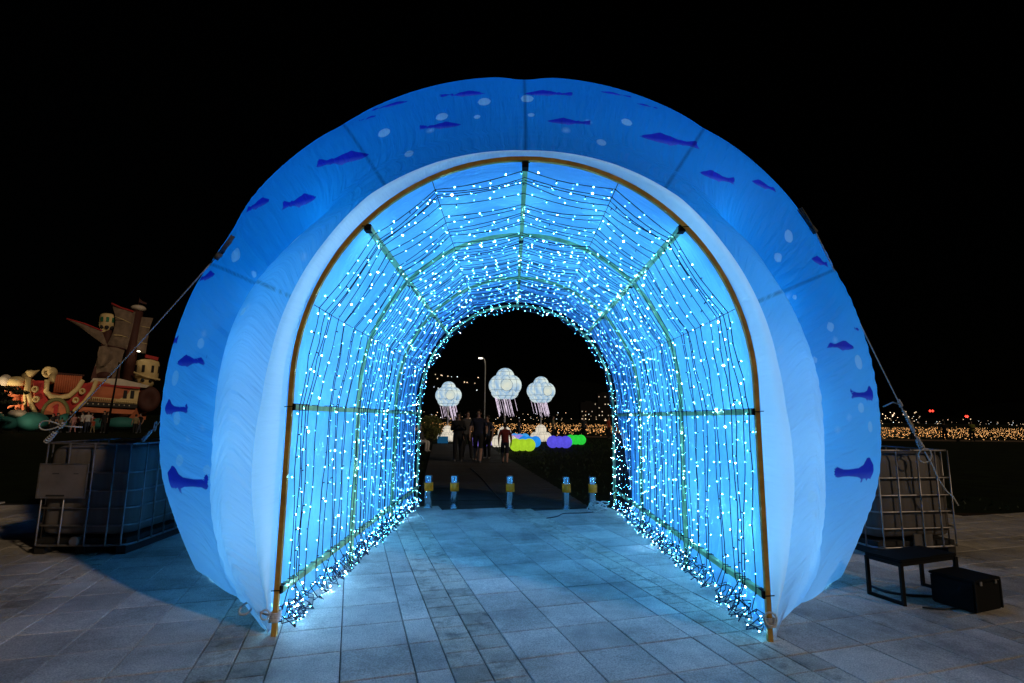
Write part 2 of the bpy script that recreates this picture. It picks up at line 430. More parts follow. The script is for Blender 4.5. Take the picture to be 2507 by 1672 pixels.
for s_ in SEAMS + [-6.0]:                                 # puckers square to the meridian seams
    for sd in (-1, 1):
        dist = np.abs(SE - s_) * (math.pi / 180) * RAD0
        on = (SG[..., 0] < CX) if sd < 0 else (SG[..., 0] >= CX)
        for q in range(9):
            f = rng.uniform(45, 110); ph = rng.uniform(0, 6.28); c0 = rng.uniform(.2, 3.2); wd = rng.uniform(.25, .7); lw_ = rng.uniform(.10, .34)
            wr += on * np.sin(f * V2 + ph + 3.0 * dist * rng.uniform(-1, 1)) * np.exp(-((V2 - c0) / wd) ** 2 - (dist / lw_) ** 2) * (0.20 / f)
env = sstep(0.05, 0.25, V2)
SG = SG + NRM * (wr * env)[..., None]
tu = np.gradient(SG, axis=0); tv = np.gradient(SG, axis=1)
NRM = np.cross(tu, tv); NRM /= (np.linalg.norm(NRM, axis=2, keepdims=True) + 1e-9)

# ---- the print: signed distance to every fish and bubble, kept as point attributes
FISH_A = [(.50, .00), (.40, .05), (.26, .10), (.16, .15), (.10, .165), (.05, .13), (-.04, .11), (-.14, .06), (-.20, .055), (-.22, .085), (-.245, .055), (-.30, .055), (-.40, .10), (-.50, .13), (-.455, .0), (-.48, -.10), (-.40, -.06), (-.29, -.045), (-.22, -.05), (-.20, -.07), (-.15, -.045), (-.02, -.10), (.04, -.13), (.07, -.095), (.22, -.09), (.36, -.06), (.45, -.03)]
FISH_B = [(.50, .02), (.48, .10), (.41, .15), (.33, .23), (.24, .215), (.15, .12), (.02, .07), (-.22, .05), (-.36, .055), (-.43, .12), (-.50, .14), (-.48, .06), (-.45, .0), (-.48, -.06), (-.47, -.10), (-.37, -.06), (-.20, -.05), (.0, -.07), (.08, -.10), (.05, -.17), (.11, -.15), (.15, -.09), (.22, -.11), (.24, -.16), (.27, -.10), (.36, -.12), (.38, -.17), (.41, -.08), (.47, -.04)]
def poly_sdf(px, py, poly):
    poly = np.array(poly); n = len(poly); d = np.full(px.shape, 1e9); s = np.ones(px.shape)
    for i in range(n):
        a = poly[i]; b = poly[i - 1]; ex, ey = b - a; wx_, wy_ = px - a[0], py - a[1]
        t = np.clip((wx_ * ex + wy_ * ey) / (ex * ex + ey * ey + 1e-12), 0, 1)
        d = np.minimum(d, (wx_ - ex * t) ** 2 + (wy_ - ey * t) ** 2)
        c1 = py >= a[1]; c2 = py < b[1]; c3 = ex * wy_ > ey * wx_
        flip = (c1 & c2 & c3) | (~c1 & ~c2 & ~c3); s = np.where(flip, -s, s)
    return s * np.sqrt(d)
fish = np.full((NR, NS), 0.2); bub = np.full((NR, NS), 0.2); soft = np.full((NR, NS), 0.2); fishv = np.zeros((NR, NS))
def stamp(c, kind, size, flip, field, stretch=1.0):
    c = np.array(c); D = SG - c; dist = np.linalg.norm(D, axis=2); near = dist < size * 0.9 + 0.1
    if not near.any(): return
    i = np.unravel_index(np.argmin(dist), dist.shape); n = NRM[i]
    h_ = np.cross((0, 0, 1.0), n); h_ /= np.linalg.norm(h_); v_ = np.cross(n, h_)
    if v_[2] < 0: v_ = -v_
    if h_[0] < 0 and abs(h_[0]) > 0.2: h_ = -h_
    elif abs(h_[0]) <= 0.2 and (h_[1] > 0) == (c[0] < CX): pass
    px = D[..., 0] * h_[0] + D[..., 1] * h_[1] + D[..., 2] * h_[2]; py = D[..., 0] * v_[0] + D[..., 1] * v_[1] + D[..., 2] * v_[2]
    px = px[near] / size * flip; py = py[near] / size / stretch
    if kind == 'O': sd = (np.sqrt(px ** 2 + py ** 2) - 0.5) * size
    else: sd = poly_sdf(px, py, FISH_A if kind == 'A' else FISH_B) * size
    if kind != 'O':
        fv = fishv[near]; fishv[near] = np.where(sd < 0.02, py, fv)
    field[near] = np.minimum(field[near], sd)
FISHES = [
    (-2.960, 4.768, 1.976, 'A', 0.43, -1),
    (-3.085, 4.826, 1.543, 'B', 0.42, -1),
    (-2.895, 4.768, 0.902, 'B', 0.60, -1),
    (-2.938, 4.861, 2.803, 'A', 0.38, 1),
    (-2.339, 4.533, 3.388, 'A', 0.45, 1),
    (-1.813, 4.206, 3.284, 'A', 0.44, 1),
    (-1.439, 4.109, 3.622, 'A', 0.57, 1),
    (-1.142, 4.418, 4.311, 'A', 0.42, 1),
    (-1.318, 4.357, 4.147, 'A', 0.23, 1),
    (-0.615, 4.020, 3.877, 'A', 0.38, 1),
    (-0.459, 4.240, 4.311, 'A', 0.44, 1),
    (0.300, 4.213, 4.308, 'A', 0.44, -1),
    (0.452, 3.997, 3.911, 'A', 0.38, -1),
    (0.924, 4.387, 4.425, 'A', 0.33, -1),
    (1.197, 4.357, 4.294, 'A', 0.23, -1),
    (1.312, 4.105, 3.817, 'A', 0.58, -1),
    (1.698, 4.098, 3.492, 'A', 0.42, -1),
    (2.229, 4.390, 3.559, 'A', 0.37, -1),
    (2.863, 4.690, 2.961, 'A', 0.34, -1),
    (3.013, 4.730, 2.177, 'A', 0.36, 1),
    (3.241, 4.811, 1.736, 'B', 0.41, 1),
    (3.083, 4.755, 1.048, 'B', 0.57, 1),
    (-3.345, 5.120, 2.205, 'A', 0.44, -1),
    (3.290, 4.911, 2.367, 'A', 0.13, 1),
]
BUBBLES = [(-1.73, 3.99, 2.88, 0.140), (-2.84, 4.73, 2.14, 0.094), (-2.30, 4.13, 1.82, 0.140), (-3.13, 4.86, 1.83, 0.140), (-3.03, 4.80, 1.46, 0.114), (-2.96, 4.78, 1.09, 0.103), (-2.01, 3.87, 0.86, 0.069), (-2.65, 4.68, 1.02, 0.089), (-2.26, 4.62, 1.95, 0.056), (-2.13, 3.90, 1.45, 0.039), (-2.06, 3.93, 2.28, 0.071), (-2.02, 3.91, 2.31, 0.033), (-2.31, 4.52, 2.74, 0.065), (-2.53, 4.60, 2.94, 0.127), (-0.61, 4.09, 4.00, 0.106), (-0.26, 4.14, 4.18, 0.113), (0.11, 4.17, 4.22, 0.113), (-0.31, 4.03, 3.97, 0.058), (0.14, 4.03, 3.99, 0.058), (-1.10, 4.12, 3.87, 0.112), (-0.84, 3.92, 3.58, 0.074), (0.70, 3.92, 3.69, 0.079), (0.95, 4.10, 3.98, 0.097), (1.72, 4.01, 3.05, 0.140), (2.33, 4.43, 2.91, 0.083), (2.31, 4.42, 2.92, 0.068), (2.45, 4.46, 3.12, 0.115), (2.54, 4.58, 2.60, 0.057), (2.47, 4.56, 2.60, 0.038), (2.91, 4.71, 2.35, 0.089), (2.01, 3.86, 2.02, 0.039), (2.72, 4.67, 2.04, 0.061), (3.21, 4.81, 2.04, 0.130), (2.28, 3.90, 1.58, 0.057), (3.17, 4.77, 1.62, 0.089), (3.78, 6.24, 1.05, 0.140), (3.29, 4.84, 1.45, 0.097), (2.16, 3.87, 0.96, 0.085), (3.43, 5.34, 0.38, 0.140), (1.98, 3.87, 0.59, 0.028), (3.02, 4.72, 1.53, 0.034), (2.89, 4.69, 1.42, 0.040), (-2.82, 4.73, 2.23, 0.047), (-2.27, 4.05, 1.57, 0.140), (-2.73, 4.69, 1.38, 0.045), (0.61, 4.02, 3.93, 0.044), (0.42, 3.94, 3.81, 0.036), (-0.69, 4.01, 3.83, 0.045), (-1.60, 3.86, 2.70, 0.030), (-2.10, 3.89, 1.66, 0.031), (-2.87, 4.73, 1.28, 0.052), (2.95, 4.72, 2.23, 0.044),]
for (x, y, z, kd, sz, fl) in FISHES: stamp((x, y, z), kd, sz, fl, fish)
for q, (x, y, z, sz) in enumerate(BUBBLES): stamp((x, y, z), 'O', max(sz, 0.05), 1, bub if sz > 0.055 else soft, 1.05)
# back half: the same motifs repeat out of sight of the front
for q in range(26):
    e = rng.uniform(-15, 80); sd = rng.choice([-1, 1]); yb = rng.uniform(5.8, 8.3); r = 3.6
    c = (CX + sd * r * math.cos(R_(e)), yb, CZ + r * math.sin(R_(e)))
    stamp(c, 'AB'[q % 2], rng.uniform(.35, .55), rng.choice([-1, 1]), fish); stamp((c[0], c[1] + .35, c[2]), 'O', .1, 1, bub)
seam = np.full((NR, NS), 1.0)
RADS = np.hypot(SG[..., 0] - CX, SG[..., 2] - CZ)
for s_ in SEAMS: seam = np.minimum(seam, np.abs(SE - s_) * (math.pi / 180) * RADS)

def fabric(name, printed, white=(0.78, 0.79, 0.80), trans=0.36, bump=0.8, bdist=0.03):
    m = bpy.data.materials.new(name); m.use_nodes = True; nt = m.node_tree; N, L = nt.nodes, nt.links
    N.remove(N['Principled BSDF']); out = N['Material Output']
    tc = N.new('ShaderNodeTexCoord')
    if printed:
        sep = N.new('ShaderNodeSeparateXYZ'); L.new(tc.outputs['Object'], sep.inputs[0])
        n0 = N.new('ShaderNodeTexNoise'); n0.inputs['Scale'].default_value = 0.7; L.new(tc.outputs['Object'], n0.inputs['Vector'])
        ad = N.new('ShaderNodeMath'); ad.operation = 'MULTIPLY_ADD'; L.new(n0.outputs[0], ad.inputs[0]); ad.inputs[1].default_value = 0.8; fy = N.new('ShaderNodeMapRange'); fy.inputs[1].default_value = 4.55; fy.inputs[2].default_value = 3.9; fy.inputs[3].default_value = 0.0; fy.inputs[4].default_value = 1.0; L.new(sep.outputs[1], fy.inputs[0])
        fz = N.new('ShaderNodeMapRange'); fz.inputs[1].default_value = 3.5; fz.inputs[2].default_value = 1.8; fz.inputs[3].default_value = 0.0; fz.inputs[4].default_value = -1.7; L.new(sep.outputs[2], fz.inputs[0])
        ff = N.new('ShaderNodeMath'); ff.operation = 'MULTIPLY_ADD'; L.new(fy.outputs[0], ff.inputs[0]); L.new(fz.outputs[0], ff.inputs[1]); L.new(sep.outputs[2], ff.inputs[2])     # base colour pales towards the mouth, low on the flanks
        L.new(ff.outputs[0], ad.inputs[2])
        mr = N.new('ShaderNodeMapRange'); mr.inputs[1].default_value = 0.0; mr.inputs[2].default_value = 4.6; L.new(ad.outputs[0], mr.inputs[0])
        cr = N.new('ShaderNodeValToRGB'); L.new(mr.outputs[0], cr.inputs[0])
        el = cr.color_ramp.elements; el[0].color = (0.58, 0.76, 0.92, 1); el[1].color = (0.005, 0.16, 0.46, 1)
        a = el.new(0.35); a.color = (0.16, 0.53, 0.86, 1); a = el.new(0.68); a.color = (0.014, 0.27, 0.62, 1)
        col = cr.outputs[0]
        def mix_by(attr, edge, c2, fac, col):
            at = N.new('ShaderNodeAttribute'); at.attribute_name = attr
            m1 = N.new('ShaderNodeMapRange'); m1.inputs[1].default_value = edge; m1.inputs[2].default_value = -edge; m1.inputs[3].default_value = 0; m1.inputs[4].default_value = fac
            L.new(at.outputs['Fac'], m1.inputs[0]); mx = N.new('ShaderNodeMix'); mx.data_type = 'RGBA'
            L.new(m1.outputs[0], mx.inputs[0]); L.new(col, mx.inputs[6])
            if isinstance(c2, tuple): mx.inputs[7].default_value = (*c2, 1)
            else: L.new(c2, mx.inputs[7])
            return mx.outputs[2]
        col = mix_by('bubble_soft', 0.02, (0.50, 0.66, 0.85), 0.4, col)
        col = mix_by('bubble', 0.004, (0.62, 0.76, 0.82), 0.36, col)
        av = N.new('ShaderNodeAttribute'); av.attribute_name = 'fish_v'
        fr0 = N.new('ShaderNodeValToRGB'); fr0.color_ramp.elements[0].color = (0.10, 0.12, 0.52, 1); fr0.color_ramp.elements[1].color = (0.012, 0.012, 0.33, 1); fr0.color_ramp.elements[1].position = 0.52; fr0.color_ramp.elements[0].position = 0.22
        fm = N.new('ShaderNodeMapRange'); fm.inputs[1].default_value = -0.25; fm.inputs[2].default_value = 0.25; L.new(av.outputs['Fac'], fm.inputs[0]); L.new(fm.outputs[0], fr0.inputs[0])
        col = mix_by('fish', 0.004, fr0.outputs[0], 0.96, col)
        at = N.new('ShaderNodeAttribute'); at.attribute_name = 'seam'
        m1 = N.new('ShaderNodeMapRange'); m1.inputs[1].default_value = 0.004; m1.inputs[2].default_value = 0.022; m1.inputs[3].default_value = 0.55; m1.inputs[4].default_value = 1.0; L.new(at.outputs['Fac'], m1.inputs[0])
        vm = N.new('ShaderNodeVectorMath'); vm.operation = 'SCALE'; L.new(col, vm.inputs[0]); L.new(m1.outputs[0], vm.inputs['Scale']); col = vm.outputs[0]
    else:
        rgb = N.new('ShaderNodeRGB'); rgb.outputs[0].default_value = (*white, 1); col = rgb.outputs[0]
    uv = N.new('ShaderNodeUVMap'); uv.uv_map = 'UVMap'
    mp = N.new('ShaderNodeMapping'); mp.inputs['Scale'].default_value = (16, 2.2, 1); L.new(uv.outputs[0], mp.inputs[0])
    no = N.new('ShaderNodeTexNoise'); no.inputs['Scale'].default_value = 1.0; no.inputs['Detail'].default_value = 5; no.inputs['Distortion'].default_value = 0.15; L.new(mp.outputs[0], no.inputs['Vector'])
    bp = N.new('ShaderNodeBump'); bp.inputs['Strength'].default_value = bump; bp.inputs['Distance'].default_value = bdist; L.new(no.outputs[0], bp.inputs['Height'])
    d = N.new('ShaderNodeBsdfDiffuse'); t = N.new('ShaderNodeBsdfTranslucent'); g = N.new('ShaderNodeBsdfGlossy'); g.inputs['Roughness'].default_value = 0.6
    for s_ in (d, t): L.new(col, s_.inputs['Color'])
    for s_ in (d, t, g): L.new(bp.outputs[0], s_.inputs['Normal'])
    mx = N.new('ShaderNodeMixShader'); mx.inputs[0].default_value = trans; L.new(d.outputs[0], mx.inputs[1]); L.new(t.outputs[0], mx.inputs[2])
    m2 = N.new('ShaderNodeMixShader'); m2.inputs[0].default_value = 0.015; L.new(mx.outputs[0], m2.inputs[1]); L.new(g.outputs[0], m2.inputs[2])
    L.new(m2.outputs[0], out.inputs[0])
    return m
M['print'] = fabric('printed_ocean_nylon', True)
M['white_nylon'] = fabric('white_nylon', False, (0.80, 0.78, 0.80), 0.5, 0.35)
M['liner'] = fabric('tunnel_lining_cloth', False, (0.32, 0.70, 0.97), 0.5, 1.0, 0.04)

def grid_mesh(name, P, mat_, parent, uvu, uvv, attrs=None):
    nr, ns = P.shape[:2]
    idx = np.arange(nr * ns).reshape(nr, ns)
    q = np.stack([idx[:-1, :-1], idx[1:, :-1], idx[1:, 1:], idx[:-1, 1:]], -1).reshape(-1, 4)
    me = bpy.data.meshes.new(name)
    me.vertices.add(nr * ns); me.vertices.foreach_set('co', P.reshape(-1).astype(np.float32))
    me.loops.add(q.size); me.loops.foreach_set('vertex_index', q.reshape(-1).astype(np.int32))
    me.polygons.add(len(q)); me.polygons.foreach_set('loop_start', np.arange(0, q.size, 4, dtype=np.int32))
    me.update(calc_edges=True)
    me.polygons.foreach_set('use_smooth', np.ones(len(q), dtype=bool))
    uvl = me.uv_layers.new(name='UVMap'); UVs = np.stack([uvu.reshape(-1), uvv.reshape(-1)], -1)[q.reshape(-1)]
    uvl.data.foreach_set('uv', UVs.reshape(-1).astype(np.float32))
    for k, v in (attrs or {}).items():
        a = me.attributes.new(k, 'FLOAT', 'POINT'); a.data.foreach_set('value', v.reshape(-1).astype(np.float32))
    me.materials.append(mat_); me.validate(); me.update()
    return link(name, me, parent)

arch = empty('inflatable_arch', (0, 0, 0))
tag(arch, 'huge glowing blue inflatable archway printed with fish and bubbles', 'inflatable arch')
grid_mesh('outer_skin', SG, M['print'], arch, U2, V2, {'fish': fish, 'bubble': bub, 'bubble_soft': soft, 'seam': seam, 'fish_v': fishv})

# frame curve of the tunnel (square tube hoops) and its offsets
HX = 1.70
def hoop_pt(s, off=0.0):
    """s: 0 at the left foot, 0.5 at the crown, 1 at the right foot"""
    a = abs(s - 0.5) * 2                                        # 0 crown .. 1 foot
    side = -1 if s < 0.5 else 1
    LQ = 2.68; tot = LQ + 1.75
    d = a * tot
    if d < LQ:
        t = d / LQ * math.pi / 2
        return CX + side * (HX + off) * math.sin(t), 1.75 + (1.75 + off) * math.cos(t)
    return CX + side * (HX + off), 1.75 - (d - LQ)
def ring_pt(s):
    """white ring's outer seam, matched to the skin's first station"""
    k = s * 2 * NK
    i = int(min(math.floor(k), 2 * NK - 1)); f = k - i
    return SG[i, 0] * (1 - f) + SG[i + 1, 0] * f
# match ring and hoop by angle about the arch centre
def hoop_at_angle(side, e, off):
    lo, hi = (0.0, 0.5)
    for _ in range(30):
        m_ = (lo + hi) / 2; x, z = hoop_pt(m_, off); ee = math.degrees(math.atan2(z - CZ, abs(x - CX)))
        if ee < e: lo = m_
        else: hi = m_
    x, z = hoop_pt(lo, off); return CX + side * abs(x - CX), max(z, 0.012)
def end_ring(name, js, yin, ybulge):
    nk = 241; nj = 9; P = np.zeros((nk, nj, 3)); u_ = np.zeros((nk, nj)); v_ = np.zeros((nk, nj))
    for i in range(nk):
        a = SG[int(round(i / (nk - 1) * (NR - 1))), js]
        side = -1 if a[0] < CX else 1; e = math.degrees(math.atan2(a[2] - CZ, abs(a[0] - CX)))
        hx, hz = hoop_at_angle(side, e, 0.055)
        y_in = yin
        if side > 0 and yin > 8: y_in = a[1]
        for j in range(nj):
            t = j / (nj - 1)
            P[i, j] = (hx * (1 - t) + a[0] * t, y_in * (1 - t) + a[1] * t + ybulge * math.sin(math.pi * t), hz * (1 - t) + a[2] * t)
            u_[i, j] = i * 0.045; v_[i, j] = t * .4
    grid_mesh(name, P, M['white_nylon'], arch, u_, v_)
end_ring('front_ring', 0, 3.90, -0.035)
end_ring('back_ring', NS - 1, 9.2, 0.03)

# lining of the tunnel
nk, nj = 260, 170
P = np.zeros((nk, nj, 3)); u_ = np.zeros((nk, nj)); v_ = np.zeros((nk, nj))
BARS = [0.0, 0.03, 0.176, 0.29, 0.395, 0.5, 0.605, 0.71, 0.824, 0.97, 1.0]
for i in range(nk):
    s = i / (nk - 1)
    b = max(q for q in range(len(BARS) - 1) if BARS[q] <= s + 1e-9); t = (s - BARS[b]) / (BARS[b + 1] - BARS[b])
    for j in range(nj):
        y = 3.90 + 5.30 * j / (nj - 1)
        if s > 0.5:
            zz = hoop_pt(s)[1]
            if zz < 1.6: y = 3.90 + (5.30 - 1.15 * min(1.0, (1.6 - zz) / 1.55)) * j / (nj - 1)
        bay = ((y - 3.84) / 1.79) % 1.0
        lo = 1 - min(1, abs(s - 0.5) * 2 / 0.62) if abs(s - .5) < .31 else 0
        wall = float(sstep(0.55, 0.75, abs(s - 0.5) * 2))
        off = 0.055 + 0.06 * math.sin(math.pi * t) * math.sin(math.pi * bay) * min(1, (y - 3.9) * 4) * min(1, (9.2 - y) * 4 + .2)
        off += wall * (0.026 * math.sin(y * 15 + 2 * math.sin(s * 9) + 1.5 * math.sin(y * 4.1)) + 0.014 * math.sin(y * 37 + 3 * s * 7)) * min(1, (y - 3.9) * 5)
        off += 0.010 * math.sin(y * 9 + s * 40) * (1 - wall)
        off = max(off, 0.03)
        x, z = hoop_pt(s, off)
        P[i, j] = (x, y, max(z, 0.012)); u_[i, j] = y; v_[i, j] = s * 9.4
grid_mesh('tunnel_lining', P, M['liner'], arch, u_, v_)
# lamps that glow inside the inflated skin
LSPOT = [(CX + 2.36 * math.cos(R_(q)), yy, CZ + 2.36 * math.sin(R_(q)), 5.2) for q in (-24, 0, 22, 45, 67, 90, 113, 135, 158, 180, 204) for yy in (4.75, 5.7, 6.65, 7.6)]
LSPOT += [(CX + sx * 2.16 * math.cos(R_(q)), 4.25, CZ + 2.16 * math.sin(R_(q)), 3.0) for q in (-26, -8, 10, 28, 45) for sx in (-1, 1)]
for k, (x, y, z, e) in enumerate(LSPOT):
    ld = bpy.data.lights.new('skin_lamp', 'POINT'); ld.energy = e * LAMP; ld.color = (0.24, 0.66, 1.0); ld.shadow_soft_size = 0.2
    lo = bpy.data.objects.new('skin_lamp', ld); COL.objects.link(lo); lo.location = (x, y, z); lo.parent = arch
# rope patches sewn on the flanks
M['patch'] = mat('grey_webbing', (0.10, 0.10, 0.09), 0.9, var=0.3, scale=40)
def patch(c, d):
    mb = MB(); c = Vector(c); d = Vector(d).normalized(); 
    for k in range(5):
        s_ = d.cross(Vector((0, 0, 1))).normalized() * (k - 2) * 0.012
        mb.tube([c + s_ * 2.2 - d * .15, c + s_ * 1.4 - d * .02, c + s_ * .3 + d * .10], 0.009, 5)
    mb.tube([c + d * .06, c + d * .10, c + d * .13], 0.026, 7)
    return mb.build('tie_patch', M['patch'], arch, True)
def on_skin(p_, lift=0.012):
    i = np.unravel_index(np.argmin(np.linalg.norm(SG - np.array(p_), axis=2)), SG.shape[:2]); n_ = NRM[i]
    if n_[0] * (SG[i][0] - CX) + n_[2] * (SG[i][2] - CZ) < 0: n_ = -n_
    return Vector(SG[i] + n_ * lift)
TIE_L = on_skin((-2.72, 4.68, 3.06)); TIE_R = on_skin((2.78, 4.70, 3.36))
patch(TIE_L, (-.70, .16, -.68)); patch(TIE_R, (.66, .16, -.72))

# ================================================================== steel frame in the tunnel
frame = empty('tunnel_frame', (CX, 3.84, 0))
tag(frame, 'square tube tunnel frame of hoops and rails inside the inflatable arch', 'frame')
def sq_tube(mb, pts, w, normal_y=True):
    P_ = [Vector(p) for p in pts]; vs = []; fs = []
    for i, p_ in enumerate(P_):
        t = (P_[min(i + 1, len(P_) - 1)] - P_[max(i - 1, 0)]).normalized()
        a = Vector((0, 1, 0)) if abs(t.y) < .9 else Vector((0, 0, 1)); b_ = t.cross(a).normalized(); a = b_.cross(t).normalized()
        for sx, sy in ((-1, -1), (1, -1), (1, 1), (-1, 1)): vs.append(p_ + a * sx * w / 2 + b_ * sy * w / 2)
    for i in range(len(P_) - 1):
        for k in range(4): fs.append((i * 4 + k, i * 4 + (k + 1) % 4, i * 4 + 4 + (k + 1) % 4, i * 4 + 4 + k))
    fs.append((3, 2, 1, 0)); n_ = (len(P_) - 1) * 4; fs.append((n_, n_ + 1, n_ + 2, n_ + 3)); mb.add(vs, fs)
FY = [3.84, 5.56, 7.36, 9.27]
for k, y in enumerate(FY):
    mb = MB()
    pts = [(hoop_pt(i / 80)[0], y, hoop_pt(i / 80)[1]) for i in range(81)]
    pts[0] = (pts[0][0], y, 0.0); pts[-1] = (pts[-1][0], y, 0.0)
    sq_tube(mb, pts, 0.032 if k == 0 else 0.037)
    o = mb.build('hoop', M['post_gold'] if k == 0 else M['rail_green'], frame); o.location = (-CX, -3.84, 0)
    if k == 0: o['label'] = 'ochre painted front hoop'
RAILS = [(0.176 * 1.0, .0), ]
def rail(x, z, y0=3.86, y1=9.27, w=0.040, m='rail_green'):
    mb = MB(); n_ = 8
    sq_tube(mb, [(x, y0 + (y1 - y0) * i / n_, z - 0.006 * math.sin(math.pi * ((i / n_ * 3) % 1))) for i in range(n_ + 1)], w)
    o = mb.build('rail', M[m], frame); o.location = (-CX, -3.84, 0)
NODES = [(-HX + .015, 0.30), (-HX + .015, 1.56), (-1.575, 2.32), (-1.20, 2.93), (-0.72, 3.305), (-0.0, 3.455), (0.72, 3.305), (1.20, 2.95), (1.575, 2.32), (HX - .015, 1.56), (HX - .015, 0.30)]
for k in (0, 1, 3, 5, 7, 9, 10): rail(CX + NODES[k][0] * 1.0, NODES[k][1])
for k in (2, 4, 6, 8):
    mb = MB(); mb.tube([(CX + NODES[k][0], 3.84 + 5.43 * i / 12, NODES[k][1] - .008 * math.sin(math.pi * ((i / 12 * 3) % 1))) for i in range(13)], 0.0035, 4)
    o = mb.build('guide_wire', M['black_cable'], frame); o.location = (-CX, -3.84, 0)
for k in (0, 1, 3, 5, 7, 9, 10):                          # clamps where rails meet the hoops
    for y in FY[:3]:
        mb = MB(); mb.box((CX + NODES[k][0] * 1.005, y + .03, NODES[k][1]), (0.05, 0.07, 0.05)); mb.tube([(CX + NODES[k][0] * 1.01 - .03, y - .026, NODES[k][1]), (CX + NODES[k][0] * 1.01 + .035, y - .026, NODES[k][1] + .004)], .004, 4)
        o = mb.build('clamp', M['black_metal'], frame); o.location = (-CX, -3.84, 0)

# ================================================================== curtain of light strings
M['led_wire'] = mat('dark_blue_cable', (0.006, 0.012, 0.035), 0.5)
M['led'] = glow('blue_white_led', (0.12, 0.54, 1.0), LED)
M['led_dim'] = glow('dim_blue_led', (0.10, 0.50, 1.0), LED * 0.22)
M['led_hot'] = glow('bright_white_led', (0.30, 0.62, 1.0), LED * 2.2)
M['led_warm'] = glow('cool_white_led', (0.35, 0.66, 1.0), LED)
def bulb(mb, p, d, r, mi):
    """small faceted lamp of 12 triangles along direction d"""
    d = d.normalized(); a = d.cross(Vector((0.3, 0.5, 0.8))).normalized(); b_ = d.cross(a)
    vs = [p - d * r * .8] + [p + (a * math.cos(k * math.pi / 3) + b_ * math.sin(k * math.pi / 3)) * r for k in range(6)] + [p + d * r * 1.3]
    mb.add(vs, [(0, 1 + (k + 1) % 6, 1 + k) for k in range(6)] + [(7, 1 + k, 1 + (k + 1) % 6) for k in range(6)], mi)
